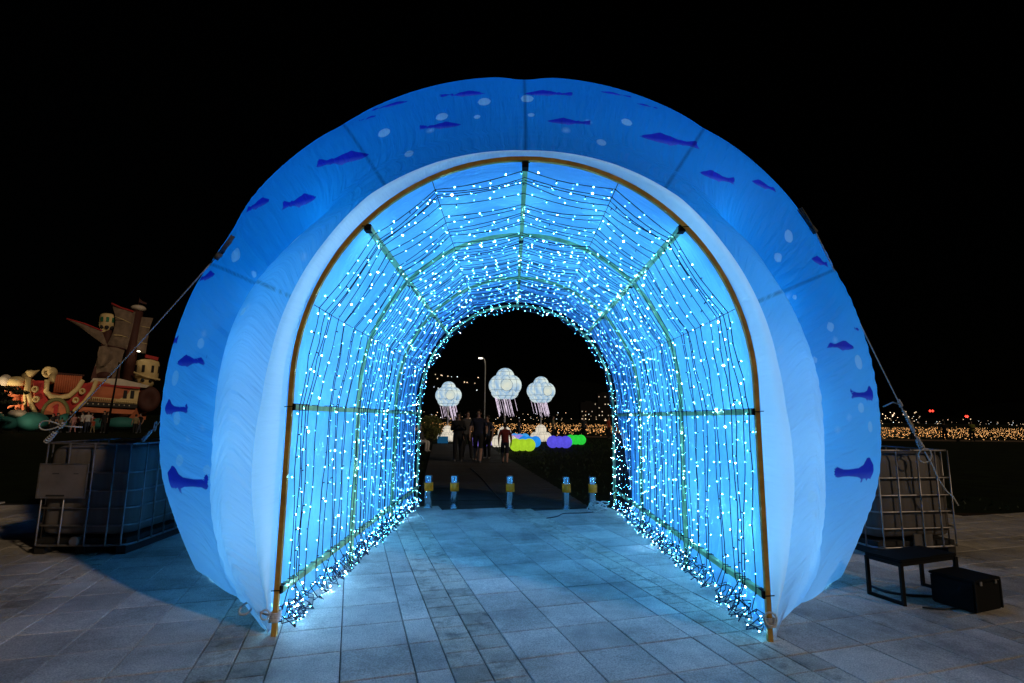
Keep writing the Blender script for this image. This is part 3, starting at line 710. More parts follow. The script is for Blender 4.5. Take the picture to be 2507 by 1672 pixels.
# uneven spacing: bundles and gaps as in the photograph
ys = []; y = 3.93
while y < 9.24:
    ys.append(y)
    near = y < 5.5
    y += random.choice([0.05, 0.07, 0.10, 0.14, 0.20]) * (1.0 if near else 0.80)
BAY = ['front bay', 'middle bay', 'rear bay']
ORD = 'first second third fourth fifth sixth seventh eighth ninth tenth eleventh twelfth thirteenth fourteenth fifteenth sixteenth seventeenth eighteenth nineteenth twentieth twenty-first twenty-second twenty-third twenty-fourth twenty-fifth twenty-sixth twenty-seventh twenty-eighth twenty-ninth thirtieth'.split()
bay_n = [0, 0, 0]
for yi in ys:
    bay = 0 if yi < FY[1] else 1 if yi < FY[2] else 2
    root = empty('light_string', (CX, yi, 3.46))
    tag(root, ORD[bay_n[bay]] + ' curtain string of blue-white lights, counted inwards in the ' + BAY[bay], 'light string', 'curtain light strings in the tunnel')
    bay_n[bay] += 1
    w = MB(); bl = MB()
    path = []
    offs = [yi + random.uniform(-.035, .035) + (0.05 * math.sin(yi * 7 + k * 1.7)) for k in range(len(NODES))]
    offs = [min(max(o_, 3.88), 9.25) for o_ in offs]
    # tail loops under the lower left rail
    def tail(x, y0, sgn):
        pts = []; n_ = random.randint(6, 11); px, py, pz = x, y0, 0.24
        cyc = random.uniform(0, 6.28)
        for q in range(n_):
            cyc += random.uniform(.7, 1.5)
            pts.append(Vector((x + sgn * (0.05 + 0.055 * math.sin(cyc * 1.3)) , y0 + 0.055 * math.cos(cyc) + (q / n_) * random.uniform(-.03, .10), max(0.02, 0.115 + 0.070 * math.sin(cyc) - q * 0.003))))
        return pts
    tl = tail(CX - HX, offs[0], 1); tr = tail(CX + HX, offs[-1], -1)
    for seg in range(len(NODES) - 1):
        a = Vector((CX + NODES[seg][0], offs[seg], NODES[seg][1])); b_ = Vector((CX + NODES[seg + 1][0], offs[seg + 1], NODES[seg + 1][1]))
        ins = 0.022
        for e_ in (a, b_): 
            cdir = Vector((e_.x - CX, 0, max(0, e_.z - 1.75))).normalized(); e_ -= cdir * ins
        n_ = max(5, int((b_ - a).length / 0.11)); wall = seg in (0, 1, 8, 9)
        ph = random.uniform(0, 6.28); sag = random.uniform(.015, .04)
        for q in range(n_ if seg < len(NODES) - 2 else n_ + 1):
            t = q / n_; p_ = a.lerp(b_, t); s_ = math.sin(math.pi * t)
            if wall: p_.y += s_ * 0.022 * math.sin(ph + t * 9) + s_ * random.uniform(-.007, .007)
            else: p_.z -= s_ * sag; p_.y += s_ * 0.012 * math.sin(ph + t * 4)
            path.append(p_)
    full = tl[::-1] + path + tr
    w.tube(full, 0.0042, 3, caps=False)
    # lamps at regular spacing along the string
    step = 0.145; acc = random.uniform(0, step); nt = len(tl)
    for i in range(len(full) - 1):
        a, b_ = full[i], full[i + 1]; ln = (b_ - a).length; d_ = (b_ - a).normalized() if ln > 1e-6 else Vector((0, 0, 1))
        tailpart = i < nt or i > len(full) - nt
        while acc < ln:
            p_ = a + d_ * acc
            side = d_.cross(Vector((random.gauss(0, 1), random.gauss(0, 1), random.gauss(0, 1)))).normalized()
            if not tailpart:
                inw = Vector((CX - p_.x, 0, 1.6 - p_.z)).normalized()
                side = (Vector((0, random.choice([-1, 1]) * random.uniform(.6, 1), 0)) + inw * random.uniform(-.5, .5) + Vector((0, 0, -.35 if p_.z > 2.4 else 0))).normalized()
            st = 0.024
            w.tube([p_, p_ + side * st], 0.0055, 3, caps=False)
            q_ = random.random(); kb = (0 if q_ < .34 else 1 if q_ < .40 else 2 if q_ < .86 else 3 if q_ < .90 else -1) if not tailpart else (0 if q_ < .36 else 3 if q_ < .39 else 2 if q_ < .72 else -1)
            if kb >= 0: bulb(bl, p_ + side * (st + .004), side, (random.uniform(.0058, .0080) if kb == 3 else random.uniform(.0030, .0050)) * (.94 - .055 * (yi - 3.9)), kb)
            acc += step * random.uniform(.85, 1.15) * (0.8 if tailpart else 1)
        acc -= ln
    for k_ in (0, 1, 9, 10):                                # cable ties round the rails
        xx, zz_ = CX + NODES[k_][0], NODES[k_][1]; hw = .021
        w.tube([(xx - hw, offs[k_], zz_ - hw), (xx + hw, offs[k_], zz_ - hw), (xx + hw, offs[k_], zz_ + hw), (xx - hw, offs[k_], zz_ + hw)], .005, 3, closed=True)
    wo = w.build('cable', M['led_wire'], root); wo.location = (-CX, -yi, -3.46)
    bo = bl.build('bulb_run', [M['led'], M['led_warm'], M['led_dim'], M['led_hot']], root); bo.location = (-CX, -yi, -3.46); bo['kind'] = 'stuff'
# ================================================================== plaza furniture
# ---- intermediate bulk tanks in wire cages
M['tank_l'] = mat('weathered_white_plastic', (0.14, 0.12, 0.105), 0.65, var=0.3, scale=4)
M['tank_r'] = mat('dusty_white_plastic', (0.115, 0.10, 0.09), 0.65, var=0.25, scale=4)
def streaks(m):
    nt = m.node_tree; N, L = nt.nodes, nt.links
    for n_ in N:
        if n_.type == 'TEX_NOISE':
            mp = N.new('ShaderNodeMapping'); mp.inputs['Scale'].default_value = (3.0, 3.0, 0.18)
            src = n_.inputs['Vector'].links[0].from_socket; L.new(src, mp.inputs[0]); L.new(mp.outputs[0], n_.inputs['Vector'])
streaks(M['tank_l']); streaks(M['tank_r'])
def rrect(w, d, r, z, n=5):
    pts = []
    for cx_, cy_, a0 in ((w / 2 - r, d / 2 - r, 0), (-w / 2 + r, d / 2 - r, 90), (-w / 2 + r, -d / 2 + r, 180), (w / 2 - r, -d / 2 + r, 270)):
        for k in range(n): a = R_(a0 + 90 * k / (n - 1)); pts.append((cx_ + r * math.cos(a), cy_ + r * math.sin(a), z))
    return pts
def tank(loc, rz, label, m, plate, w=1.0, d=1.15, zt=1.17, zb=0.10):
    t = empty('caged_tank', loc, rz); tag(t, label, 'water tank', 'caged water tanks holding the guy ropes')
    mb = MB(); levels = [(0.0, .90), (0.03, .965), (0.10, .985), (0.5, .985), (0.9, .98), (0.965, .95), (1.0, .86)]
    z0, z1 = zb + 0.10, zt - 0.035; rings = []
    for f, s_ in levels: rings.append(rrect((w - .05) * s_, (d - .05) * s_, 0.13 * s_, z0 + (z1 - z0) * f, 6))
    n_ = len(rings[0]); vs = [p for r_ in rings for p in r_]; fs = []
    for i in range(len(rings) - 1):
        for k in range(n_): fs.append((i * n_ + k, i * n_ + (k + 1) % n_, (i + 1) * n_ + (k + 1) % n_, (i + 1) * n_ + k))
    fs.append(tuple(range(n_ - 1, -1, -1))); fs.append(tuple((len(rings) - 1) * n_ + k for k in range(n_)))
    mb.add(vs, fs); body = mb.build('tank_body', m, t, True)
    mb = MB(); mb.lathe([(0.11, z1 - .01), (0.11, z1 + .03), (0.10, z1 + .035)], 16); mb.build('lid', M['black_box'], t)
    for f in (0, .19, .36, .53, .71, 1.0):
        mb = MB(); z = zb + (zt - zb) * f
        mb.tube(rrect(w, d, 0.12, z), 0.010 if f not in (0, 1.0) else 0.012, 6, closed=True); mb.build('cage_ring', M['galv'], t, True)
    xs = [-.43, -.2, .06, .28, .44]
    for sx in xs:
        for yy in (-d / 2 - .012, d / 2 + .012):
            mb = MB(); mb.tube([(sx * w, yy, zb), (sx * w, yy, zb + .02), (sx * w, yy, zt)], 0.009, 6); mb.build('cage_upright', M['galv'], t, True)
    for sy in (-.36, -.16, .04, .24, .4):
        for xx in (-w / 2 - .012, w / 2 + .012):
            mb = MB(); mb.tube([(xx, sy * d, zb), (xx, sy * d, zt)], 0.009, 6); mb.build('cage_upright', M['galv'], t, True)
    mb = MB()
    for sx in (-.42, 0, .42): mb.box((sx * w, 0, zb / 2 - .002), (.1, d * .94, zb - .012))
    mb.box((0, 0, zb + .035), (w * .93, d * .93, .05)); mb.build('pallet', M['pallet'], t)
    if plate:
        mb = MB(); mb.box((-.16 * w - .06, -d / 2 - .03, zb + (zt - zb) * .63), (.50, .006, .36)); pl = mb.build('sign_plate', M['plate'], t)
        mb = MB()
        for q in (-1, 1):
            mb.box((-.16 * w - .06, -d / 2 - .035, zb + (zt - zb) * .63 + q * .178), (.505, .012, .012)); mb.box((-.16 * w - .06 + q * .248, -d / 2 - .0355, zb + (zt - zb) * .63), (.010, .013, .345))
        mb.build('rim', M['galv'], pl)
        for px_, pz_, pw_, ph_ in ((-.30, .70, .07, .008), (-.09, .70, .05, .007), (-.28, .485, .19, .018)):
            mb = MB(); mb.box((px_, -d / 2 - .0345, zb + (zt - zb) * pz_), (pw_, .002, ph_)); mb.build('worn_print', M['grout'], pl)
        mb = MB(); MX = Matrix.Rotation(R_(90), 3, 'X')
        mb.lathe([(0.045, -.02), (0.045, .07), (0.05, .08), (0.05, .10), (0.03, .105)], 14, (-.02, -d / 2 + .05, zb + .05), M=MX); mb.build('valve', M['plate'], t, True)
    else:
        mb = MB(); mb.box((0.06, -d / 2 + .01, zb + .02), (.24, .02, .24)); mb.build('outlet_panel', m, t)
    return t
tank((-4.64, 6.42, 0), R_(3), 'caged bulk water tank with a steel plate, left of the arch', M['tank_l'], True)
tank((4.55, 6.66, 0), R_(9), 'caged bulk water tank without a plate, right of the arch', M['tank_r'], False, w=1.08, d=1.0)

# ---- bollards
def bollard(loc, label):
    t = empty('bollard', loc); tag(t, label, 'bollard', 'steel bollards across the boardwalk')
    mb = MB(); mb.lathe([(0.061, 0.0), (0.061, .505), (0.057, .52), (0.046, .527)], 20); mb.build('post', M['steel'], t, True)
    mb = MB(); mb.lathe([(0.0625, .275), (0.068, .276), (0.068, .41), (0.0625, .411)], 20); b_ = mb.build('reflective_band', M['yellow_band'], t, True)
    mb = MB(); mb.box((0.070, 0, .343), (.014, .04, .137)); mb.build('band_joint', M['yellow_band'], t)
    mb = MB(); mb.lathe([(0.074, 0.0), (0.074, .012), (0.062, .014)], 20); mb.build('base_collar', M['steel'], t, True)
    return t
for x, lb in ((-1.37, 'leftmost steel bollard, close beside the left curtain of lights'), (-0.94, 'second steel bollard from the left with a yellow band'), (-0.01, 'steel bollard standing alone in the middle of the walkway'), (0.93, 'second steel bollard from the right with a yellow band'), (1.37, 'rightmost steel bollard with a white rope coil at its foot')):
    bollard((x, 9.0, 0), lb)

# ---- ropes
def rope_mesh(mb, pts, r=0.0062): mb.tube(pts, r, 6)
def sagged(a, b_, sag, n=14):
    a, b_ = Vector(a), Vector(b_); return [a.lerp(b_, i / n) - Vector((0, 0, sag * math.sin(math.pi * i / n))) for i in range(n + 1)]
def loop(c, r, ax, ay, n=14, turns=1.0):
    c = Vector(c); ax = Vector(ax); ay = Vector(ay)
    return [c + ax * r * math.cos(2 * math.pi * turns * k / n) + ay * r * math.sin(2 * math.pi * turns * k / n) for k in range(n + 1)]
def knot(mb, c, d, n=6, r=0.024):
    c = Vector(c); d = Vector(d).normalized(); a = d.orthogonal().normalized(); b_ = d.cross(a)
    mb.tube([c + d * (k * .006) + (a * math.cos(k * 1.1) + b_ * math.sin(k * 1.1)) * r * (1 - .4 * k / (n * 6)) for k in range(n * 6)], 0.008, 5)
A = (-5.12, 5.86, 1.17)
mb = MB(); T = TIE_L + Vector((-.09, .02, -.08)); d_ = (T - Vector(A)).normalized()
rope_mesh(mb, sagged(T, A, 0.03)); knot(mb, Vector(A) + d_ * .02, d_, 6, .028); knot(mb, Vector(A) + d_ * .30, d_, 3, .022)
lc = Vector(A) + d_ * .34
mb.tube([lc + Vector((-.24 * math.sin(k / 12 * math.pi) ** 1 * 1.0, 0, .05 * math.sin(k / 12 * 2 * math.pi))) for k in range(13)], 0.008, 5)
mb.tube([lc, lc + Vector((.10, 0, -.01)), lc + Vector((.22, .01, -.015))], 0.008, 5)
tag(mb.build('guy_rope', M['rope'], smooth=True), 'white guy rope with a bow knot from the arch to the left tank corner', 'rope', 'guy ropes of the arch')
mb = MB(); A2 = Vector((-4.30, 6.2, 1.18)); T2 = Vector((-3.40, 5.35, 1.62)); d_ = (T2 - A2).normalized()
rope_mesh(mb, sagged(T2, A2, .01, 8)); knot(mb, A2 + d_ * .05, d_, 9, .022); mb.tube(loop(A2 + d_ * .55, .05, d_, (0, 0, 1)), .007, 5)
tag(mb.build('guy_rope', M['rope'], smooth=True), 'short twisted rope low beside the arch above the left tank', 'rope', 'guy ropes of the arch')
mb = MB(); A3 = Vector((4.72, 6.10, 1.18)); T3 = TIE_R + Vector((.08, .02, -.08)); d_ = (T3 - A3).normalized()
rope_mesh(mb, sagged(T3, A3, .02)); knot(mb, A3 + d_ * .02, d_, 5, .03); knot(mb, A3 + d_ * .30, d_, 10, .015); knot(mb, A3 + d_ * .72, d_, 3, .018)
mb.tube([A3 + d_ * .76, A3 + d_ * .76 + Vector((-.08, 0, .02)), A3 + d_ * .76 + Vector((-.19, 0, -.03))], .008, 5)
mb.tube(loop(A3 + Vector((-.02, -.05, -.06)), .075, (1, 0, .3), (-.2, -.1, 1)), .008, 5)
mb.tube([A3 + Vector(v) for v in ((0, -.03, -.02), (.05, -.06, -.18), (.09, -.07, -.32), (.16, -.08, -.45), (.22, -.08, -.50), (.27, -.08, -.60))], .008, 5)
tag(mb.build('guy_rope', M['rope'], smooth=True), 'white guy rope with a dangling tail from the arch to the right tank', 'rope', 'guy ropes of the arch')
for sx, lb in ((-1, 'white rope lashed round the foot of the left front post'), (1, 'white rope lashed round the foot of the right front post')):
    mb = MB(); x = CX + sx * HX
    z = 0.10
    for k in range(5):
        q = 0.028; zz = z + k * .013
        mb.tube([(x - q, 3.84 - q, zz), (x, 3.84 - q * 1.15, zz), (x + q, 3.84 - q, zz + .003), (x + q, 3.84 + q, zz + .004), (x - q, 3.84 + q, zz + .004)], .0065, 5, closed=True)
    if sx < 0:
        mb.tube(sagged((x - .03, 3.82, z + .04), (x - .22, 3.93, z + .09), .02, 6), .008, 5); mb.tube(loop((x - .055, 3.80, z + .05), .030, (1, 0, 0), (0, .2, 1)), .006, 5); mb.tube(loop((x - .25, 3.93, z + .045), .045, (1, 0, .2), (0, .6, .7)), .008, 6)
    else: mb.tube(loop((x - .01, 3.79, z + .06), .042, (1, .1, .2), (-.3, 0, 1)), .007, 6)
    tag(mb.build('lashing_rope', M['rope'], smooth=True), lb, 'rope', 'ropes tied round the front posts')
mb = MB()
for k in range(9): mb.tube(loop((1.46 + random.uniform(-.09, .09), 8.86 + random.uniform(-.05, .05), .03 + .012 * k), random.uniform(.06, .12), (1, random.uniform(-.3, .3), random.uniform(-.2, .2)), (random.uniform(-.3, .3), 1, .25), 12), .011, 5)
tag(mb.build('rope_coil', M['rope'], smooth=True), 'white rope coil heaped at the foot of the rightmost bollard', 'rope')
for (x, y) in ((CX + HX, 5.56), (CX + HX, 7.36)):
    mb = MB()
    for k in range(7 if y > 7 else 3): mb.tube([(x - .03, y - .03, .12 + k * .03), (x + .03, y - .03, .12 + k * .03), (x + .03, y + .03, .13 + k * .03), (x - .03, y + .03, .13 + k * .03)], .010, 5, closed=True)
    tag(mb.build('lashing_rope', M['rope'], smooth=True), 'rope wound round the second post on the right' if y < 6 else 'thick rope sleeve wound round the third post on the right', 'rope', 'ropes on the right posts')

# ---- cables
def cable(pts, label, r=.009):
    P_ = [Vector(p) for p in pts]; out = []
    for i in range(len(P_) - 1):
        p0, p1, p2, p3 = P_[max(i - 1, 0)], P_[i], P_[i + 1], P_[min(i + 2, len(P_) - 1)]
        for j in range(8):
            t = j / 8; out.append(0.5 * (2 * p1 + (p2 - p0) * t + (2 * p0 - 5 * p1 + 4 * p2 - p3) * t * t + (3 * p1 - p0 - 3 * p2 + p3) * t ** 3))
    out.append(P_[-1]); mb = MB(); mb.tube(out, r, 6)
    return tag(mb.build('power_cable', M['black_cable'], smooth=True), label, 'cable', 'black cables on the ground')
cable([(-.06, 9.05, .012), (-.12, 9.6, .0), (-.35, 11, -.005), (-.72, 13.4, -.005), (-1.2, 16, -.005)], 'black cable running along the boardwalk from the middle bollard', .014)
cable([(1.40, 8.75, .01), (1.15, 8.62, .01), (.85, 8.55, .01), (.72, 8.3, .01), (.55, 8.15, .01)], 'thin black cable curling out from the rope coil across the slabs', .007)
cable([(3.3, 5.05, .012), (3.35, 4.86, .012), (3.55, 4.78, .012), (3.8, 4.85, .012), (4.0, 4.95, .2), (4.05, 5.0, .26)], 'black cable looping between the metal stand and the black case', .011)
cable([(3.35, 4.50, .011), (3.5, 4.47, .011), (3.66, 4.5, .011)], 'short dark cable end lying on the slabs before the black case', .007)

# ---- black metal stand and black case
t = empty('metal_stand', (3.20, 4.70, 0)); tag(t, 'low black metal stand with an open rectangular end frame beside the arch', 'stand')
ax = Vector((.30, -.95, 0)).normalized(); bx_ = Vector((.93, .36, 0)).normalized()
def fr(o, name, parent, w=.30, hh=.33):
    mb = MB(); a = Vector(o) - ax * w / 2; b_ = Vector(o) + ax * w / 2
    for p_, q in ((a, a + Vector((0, 0, hh))), (b_, b_ + Vector((0, 0, hh)))): sq_tube(mb, [p_, q], .026)
    sq_tube(mb, [a + Vector((0, 0, .014)), b_ + Vector((0, 0, .014))], .025); sq_tube(mb, [a + Vector((0, 0, hh - .012)), b_ + Vector((0, 0, hh - .012))], .025)
    return mb.build(name, M['black_metal'], parent)
fr((0, 0, 0), 'end_frame', t); fr(bx_ * .72, 'end_frame', t)
for s_ in (-1, 1):
    mb = MB(); sq_tube(mb, [ax * .137 * s_ + Vector((0, 0, .316)), bx_ * .72 + ax * .137 * s_ + Vector((0, 0, .316))], .022); mb.build('side_rail', M['black_metal'], t)
mb = MB(); mb.bevbox(bx_ * .36 + Vector((0, .0, .343)), (.74, .31, .03), .008, rz=math.atan2(bx_.y, bx_.x)); mb.build('top_board', M['black_box'], t)
t = empty('black_case', (3.84, 4.46, 0), R_(22)); tag(t, 'plain black equipment case on the slabs at the right edge', 'case')
mb = MB(); mb.bevbox((0, .14, .12), (.36, .32, .23), .012); mb.build('case_body', M['black_box'], t)
mb = MB(); mb.bevbox((0, .14, .242), (.37, .33, .02), .006); mb.build('case_lid', M['black_box'], t)
for sx in (-1, 1):
    mb = MB(); mb.box((sx * .17, -.0225, .125), (.02, .006, .22)); mb.build('corner_strip', M['black_metal'], t)
for sx in (-.1, .1):
    mb = MB(); mb.box((sx, -.0275, .225), (.025, .008, .03)); mb.build('latch', M['galv'], t)
soil = tag(soil.build('bare_soil', M['dirt']), kind='structure')
# ================================================================== beyond the tunnel: lanterns, seats, people
M['lantern'] = None
def lantern_mat(name, c_mid, c_edge, st, sc_=2.2):
    m = bpy.data.materials.new(name); m.use_nodes = True; nt = m.node_tree; N, L = nt.nodes, nt.links
    N.remove(N['Principled BSDF']); e = N.new('ShaderNodeEmission'); tc = N.new('ShaderNodeTexCoord'); no = N.new('ShaderNodeTexNoise'); no.inputs['Scale'].default_value = sc_; no.inputs['Detail'].default_value = 4
    L.new(tc.outputs['Object'], no.inputs['Vector']); cr = N.new('ShaderNodeValToRGB'); cr.color_ramp.elements[0].position = .36; cr.color_ramp.elements[1].position = .62
    cr.color_ramp.elements[0].color = (*c_edge, 1); cr.color_ramp.elements[1].color = (*c_mid, 1); L.new(no.outputs[0], cr.inputs[0]); L.new(cr.outputs[0], e.inputs[0]); e.inputs[1].default_value = st
    L.new(e.outputs[0], N['Material Output'].inputs[0]); return m
M['jelly'] = lantern_mat('painted_lantern_paper', (0.64, 0.72, 0.66), (0.26, 0.42, 0.60), 1.15)
M['jelly_eye'] = lantern_mat('bright_lantern_paper', (0.74, 0.78, 0.66), (0.52, 0.64, 0.66), .95)
M['cloud'] = lantern_mat('cream_lantern_paper', (0.85, 0.76, 0.60), (0.62, 0.56, 0.46), 0.95)
M['led_strip'] = glow('pink_white_led_strip', (0.92, 0.76, 0.95), 1.0, .5, 9)
M['rib'] = mat('lantern_wire', (0.10, 0.13, 0.17), 0.6)
M['pole'] = mat('white_pole', (0.55, 0.53, 0.50), 0.5)
def ribs_on(c, r, name, parent, nmer=8, npar=3, m='rib', t=.010):
    for k in range(nmer // 2):
        mb = MB(); a = math.pi * k / (nmer // 2); mb.tube([(c[0] + r[0] * 1.004 * math.cos(q) * math.cos(a), c[1] + r[1] * 1.004 * math.cos(q) * math.sin(a), c[2] + r[2] * 1.004 * math.sin(q)) for q in [2 * math.pi * i / 20 for i in range(20)]], t, 3, closed=True); mb.build(name, M[m], parent)
    for k in range(npar):
        q = -math.pi / 2 + math.pi * (k + 1) / (npar + 1); mb = MB(); mb.tube([(c[0] + r[0] * 1.004 * math.cos(q) * math.cos(a), c[1] + r[1] * 1.004 * math.cos(q) * math.sin(a), c[2] + r[2] * 1.004 * math.sin(q)) for a in [2 * math.pi * i / 20 for i in range(20)]], t, 3, closed=True); mb.build(name, M[m], parent)
def jelly(loc, s, zc, eye_a, label, base_r, lean=.25):
    t = empty('jellyfish_lantern', loc); tag(t, label, 'lantern', 'jellyfish lanterns on the lawn')
    def lobe(c, r, nm='canopy_lobe', m='jelly'):
        mb = MB(); mb.ball((0, 0, 0), r, 0, 18, 12); o = mb.build(nm, M[m], t, True, loc=c)
        ribs_on((0, 0, 0), r, 'rib_wire', o, 6, 2, t=.009 * s); return o
    lobe((0, 0, zc + .46 * s), (.47 * s, .47 * s, .44 * s))
    for k in range(6):
        a = k * math.pi / 3 + eye_a
        lobe((.38 * s * math.cos(a), .38 * s * math.sin(a), zc), (.50 * s, .50 * s, .52 * s))
    for k in range(5):
        a = k * 2 * math.pi / 5 + .4
        lobe((.26 * s * math.cos(a), .26 * s * math.sin(a), zc - .36 * s), (.46 * s, .46 * s, .36 * s))
    for a, off in ((eye_a, 0), (eye_a + math.pi / 3 * 3, 0)):      # round bright panels on two lobes
        mb = MB(); MX = Matrix.Rotation(a, 3, 'Z') @ Matrix.Rotation(R_(90), 3, 'Y')
        mb.lathe([(.29 * s, -.02 * s), (.27 * s, .06 * s), (.19 * s, .105 * s), (.0, .13 * s)], 18, M=MX); o = mb.build('round_panel', M['jelly_eye'], t, True, loc=(.79 * s * math.cos(a), .79 * s * math.sin(a), zc - .02 * s))
        mb = MB(); mb.tube([MX @ Vector((.30 * s * math.cos(q), .30 * s * math.sin(q), .0)) for q in [2 * math.pi * i / 20 for i in range(20)]], .009 * s, 4, closed=True); mb.build('panel_ring', M['rib'], o)
    mb = MB(); mb.tube([(0, 0, 0), (0, 0, zc)], .045, 8); mb.build('pole', M['pole'], t, True)
    rr = random.Random(int(loc[0] * 100))
    for k in range(20):
        a = rr.uniform(0, 6.28); r = rr.uniform(.1, .62) * s; x, y = r * math.cos(a), r * math.sin(a); ln = rr.uniform(.65, 1.0) * s
        mb = MB(); mb.tube([(x, y, zc - .62 * s), (x + ln * lean, y, zc - .62 * s - ln)], .012 * s, 4); mb.build('light_strip', M['led_strip'], t)
    for k, (x, y, r) in enumerate([(-.42, .05, .40), (.42, .0, .40), (.02, -.32, .42), (0, .35, .40), (0.0, .0, .42)]):
        z = r * base_r * .92 if k < 4 else r * base_r * .92 + .52 * base_r
        mb = MB(); mb.ball((0, 0, 0), r * base_r, 0, 16, 10); o = mb.build('base_ball', M['cloud'], t, True, loc=(x * base_r, y * base_r, z - .05)); ribs_on((0, 0, 0), (r * base_r,) * 3, 'rib_wire', o, 6, 2, t=.008)
    return t
jelly((-4.10, 34.2, -.06), 1.0, 2.95, -1.3, 'leftmost and smallest jellyfish lantern, behind the walking couple', .80)
jelly((-0.35, 28.4, -.06), 1.05, 3.28, -1.45, 'middle and largest jellyfish lantern, above the child in red', .86)
jelly((2.00, 35.5, -.06), 1.1, 3.35, -1.1, 'rightmost jellyfish lantern glowing over a pile of cream balls', .88)
def seat(loc, rz, col, label, r=.30, ln=.75):
    m = lantern_mat('glowing_' + label.split()[0] + '_plastic', tuple(c * 1.0 for c in col), tuple(c * .78 for c in col), .9, 3)
    t = empty('glowing_seat', loc, rz); tag(t, label, 'light seat', 'glowing capsule seats on the lawn')
    for q, x in enumerate((-.35, 0.0, .35)):
        mb = MB(); MX = Matrix.Rotation(R_(90), 3, 'Y'); k = 1.0 if q != 1 else .93
        mb.ball((0, 0, 0), (ln * .40, r * k, r * k), 0, 18, 12); mb.build('capsule_segment', m, t, True, loc=(x * ln * 1.2, 0, r * .97))
seat((0.55, 25.0, -.06), .1, (.45, .75, .03), 'lime green glowing capsule seat nearest of the seats')
seat((1.00, 28.5, -.06), .05, (.02, .30, .95), 'blue glowing capsule seat behind the lime one')
seat((2.55, 28.0, -.06), -.15, (.12, .10, .90), 'deep violet glowing capsule seat right of the blue one', .32, .82)
seat((3.85, 31.5, -.06), .2, (.03, .75, .06), 'bright green glowing capsule seat, farthest to the right')
seat((0.55, 33.0, -.06), .0, (.06, .42, .95), 'sky blue glowing capsule seat beside the middle lantern base')
seat((0.30, 30.6, -.06), .9, (.40, .30, .95), 'lilac glowing capsule seat partly behind the middle lantern base')
seat((-1.55, 28.4, -.06), .4, (.32, .22, .95), 'purple glowing capsule seat seen right of the walking couple', .28)

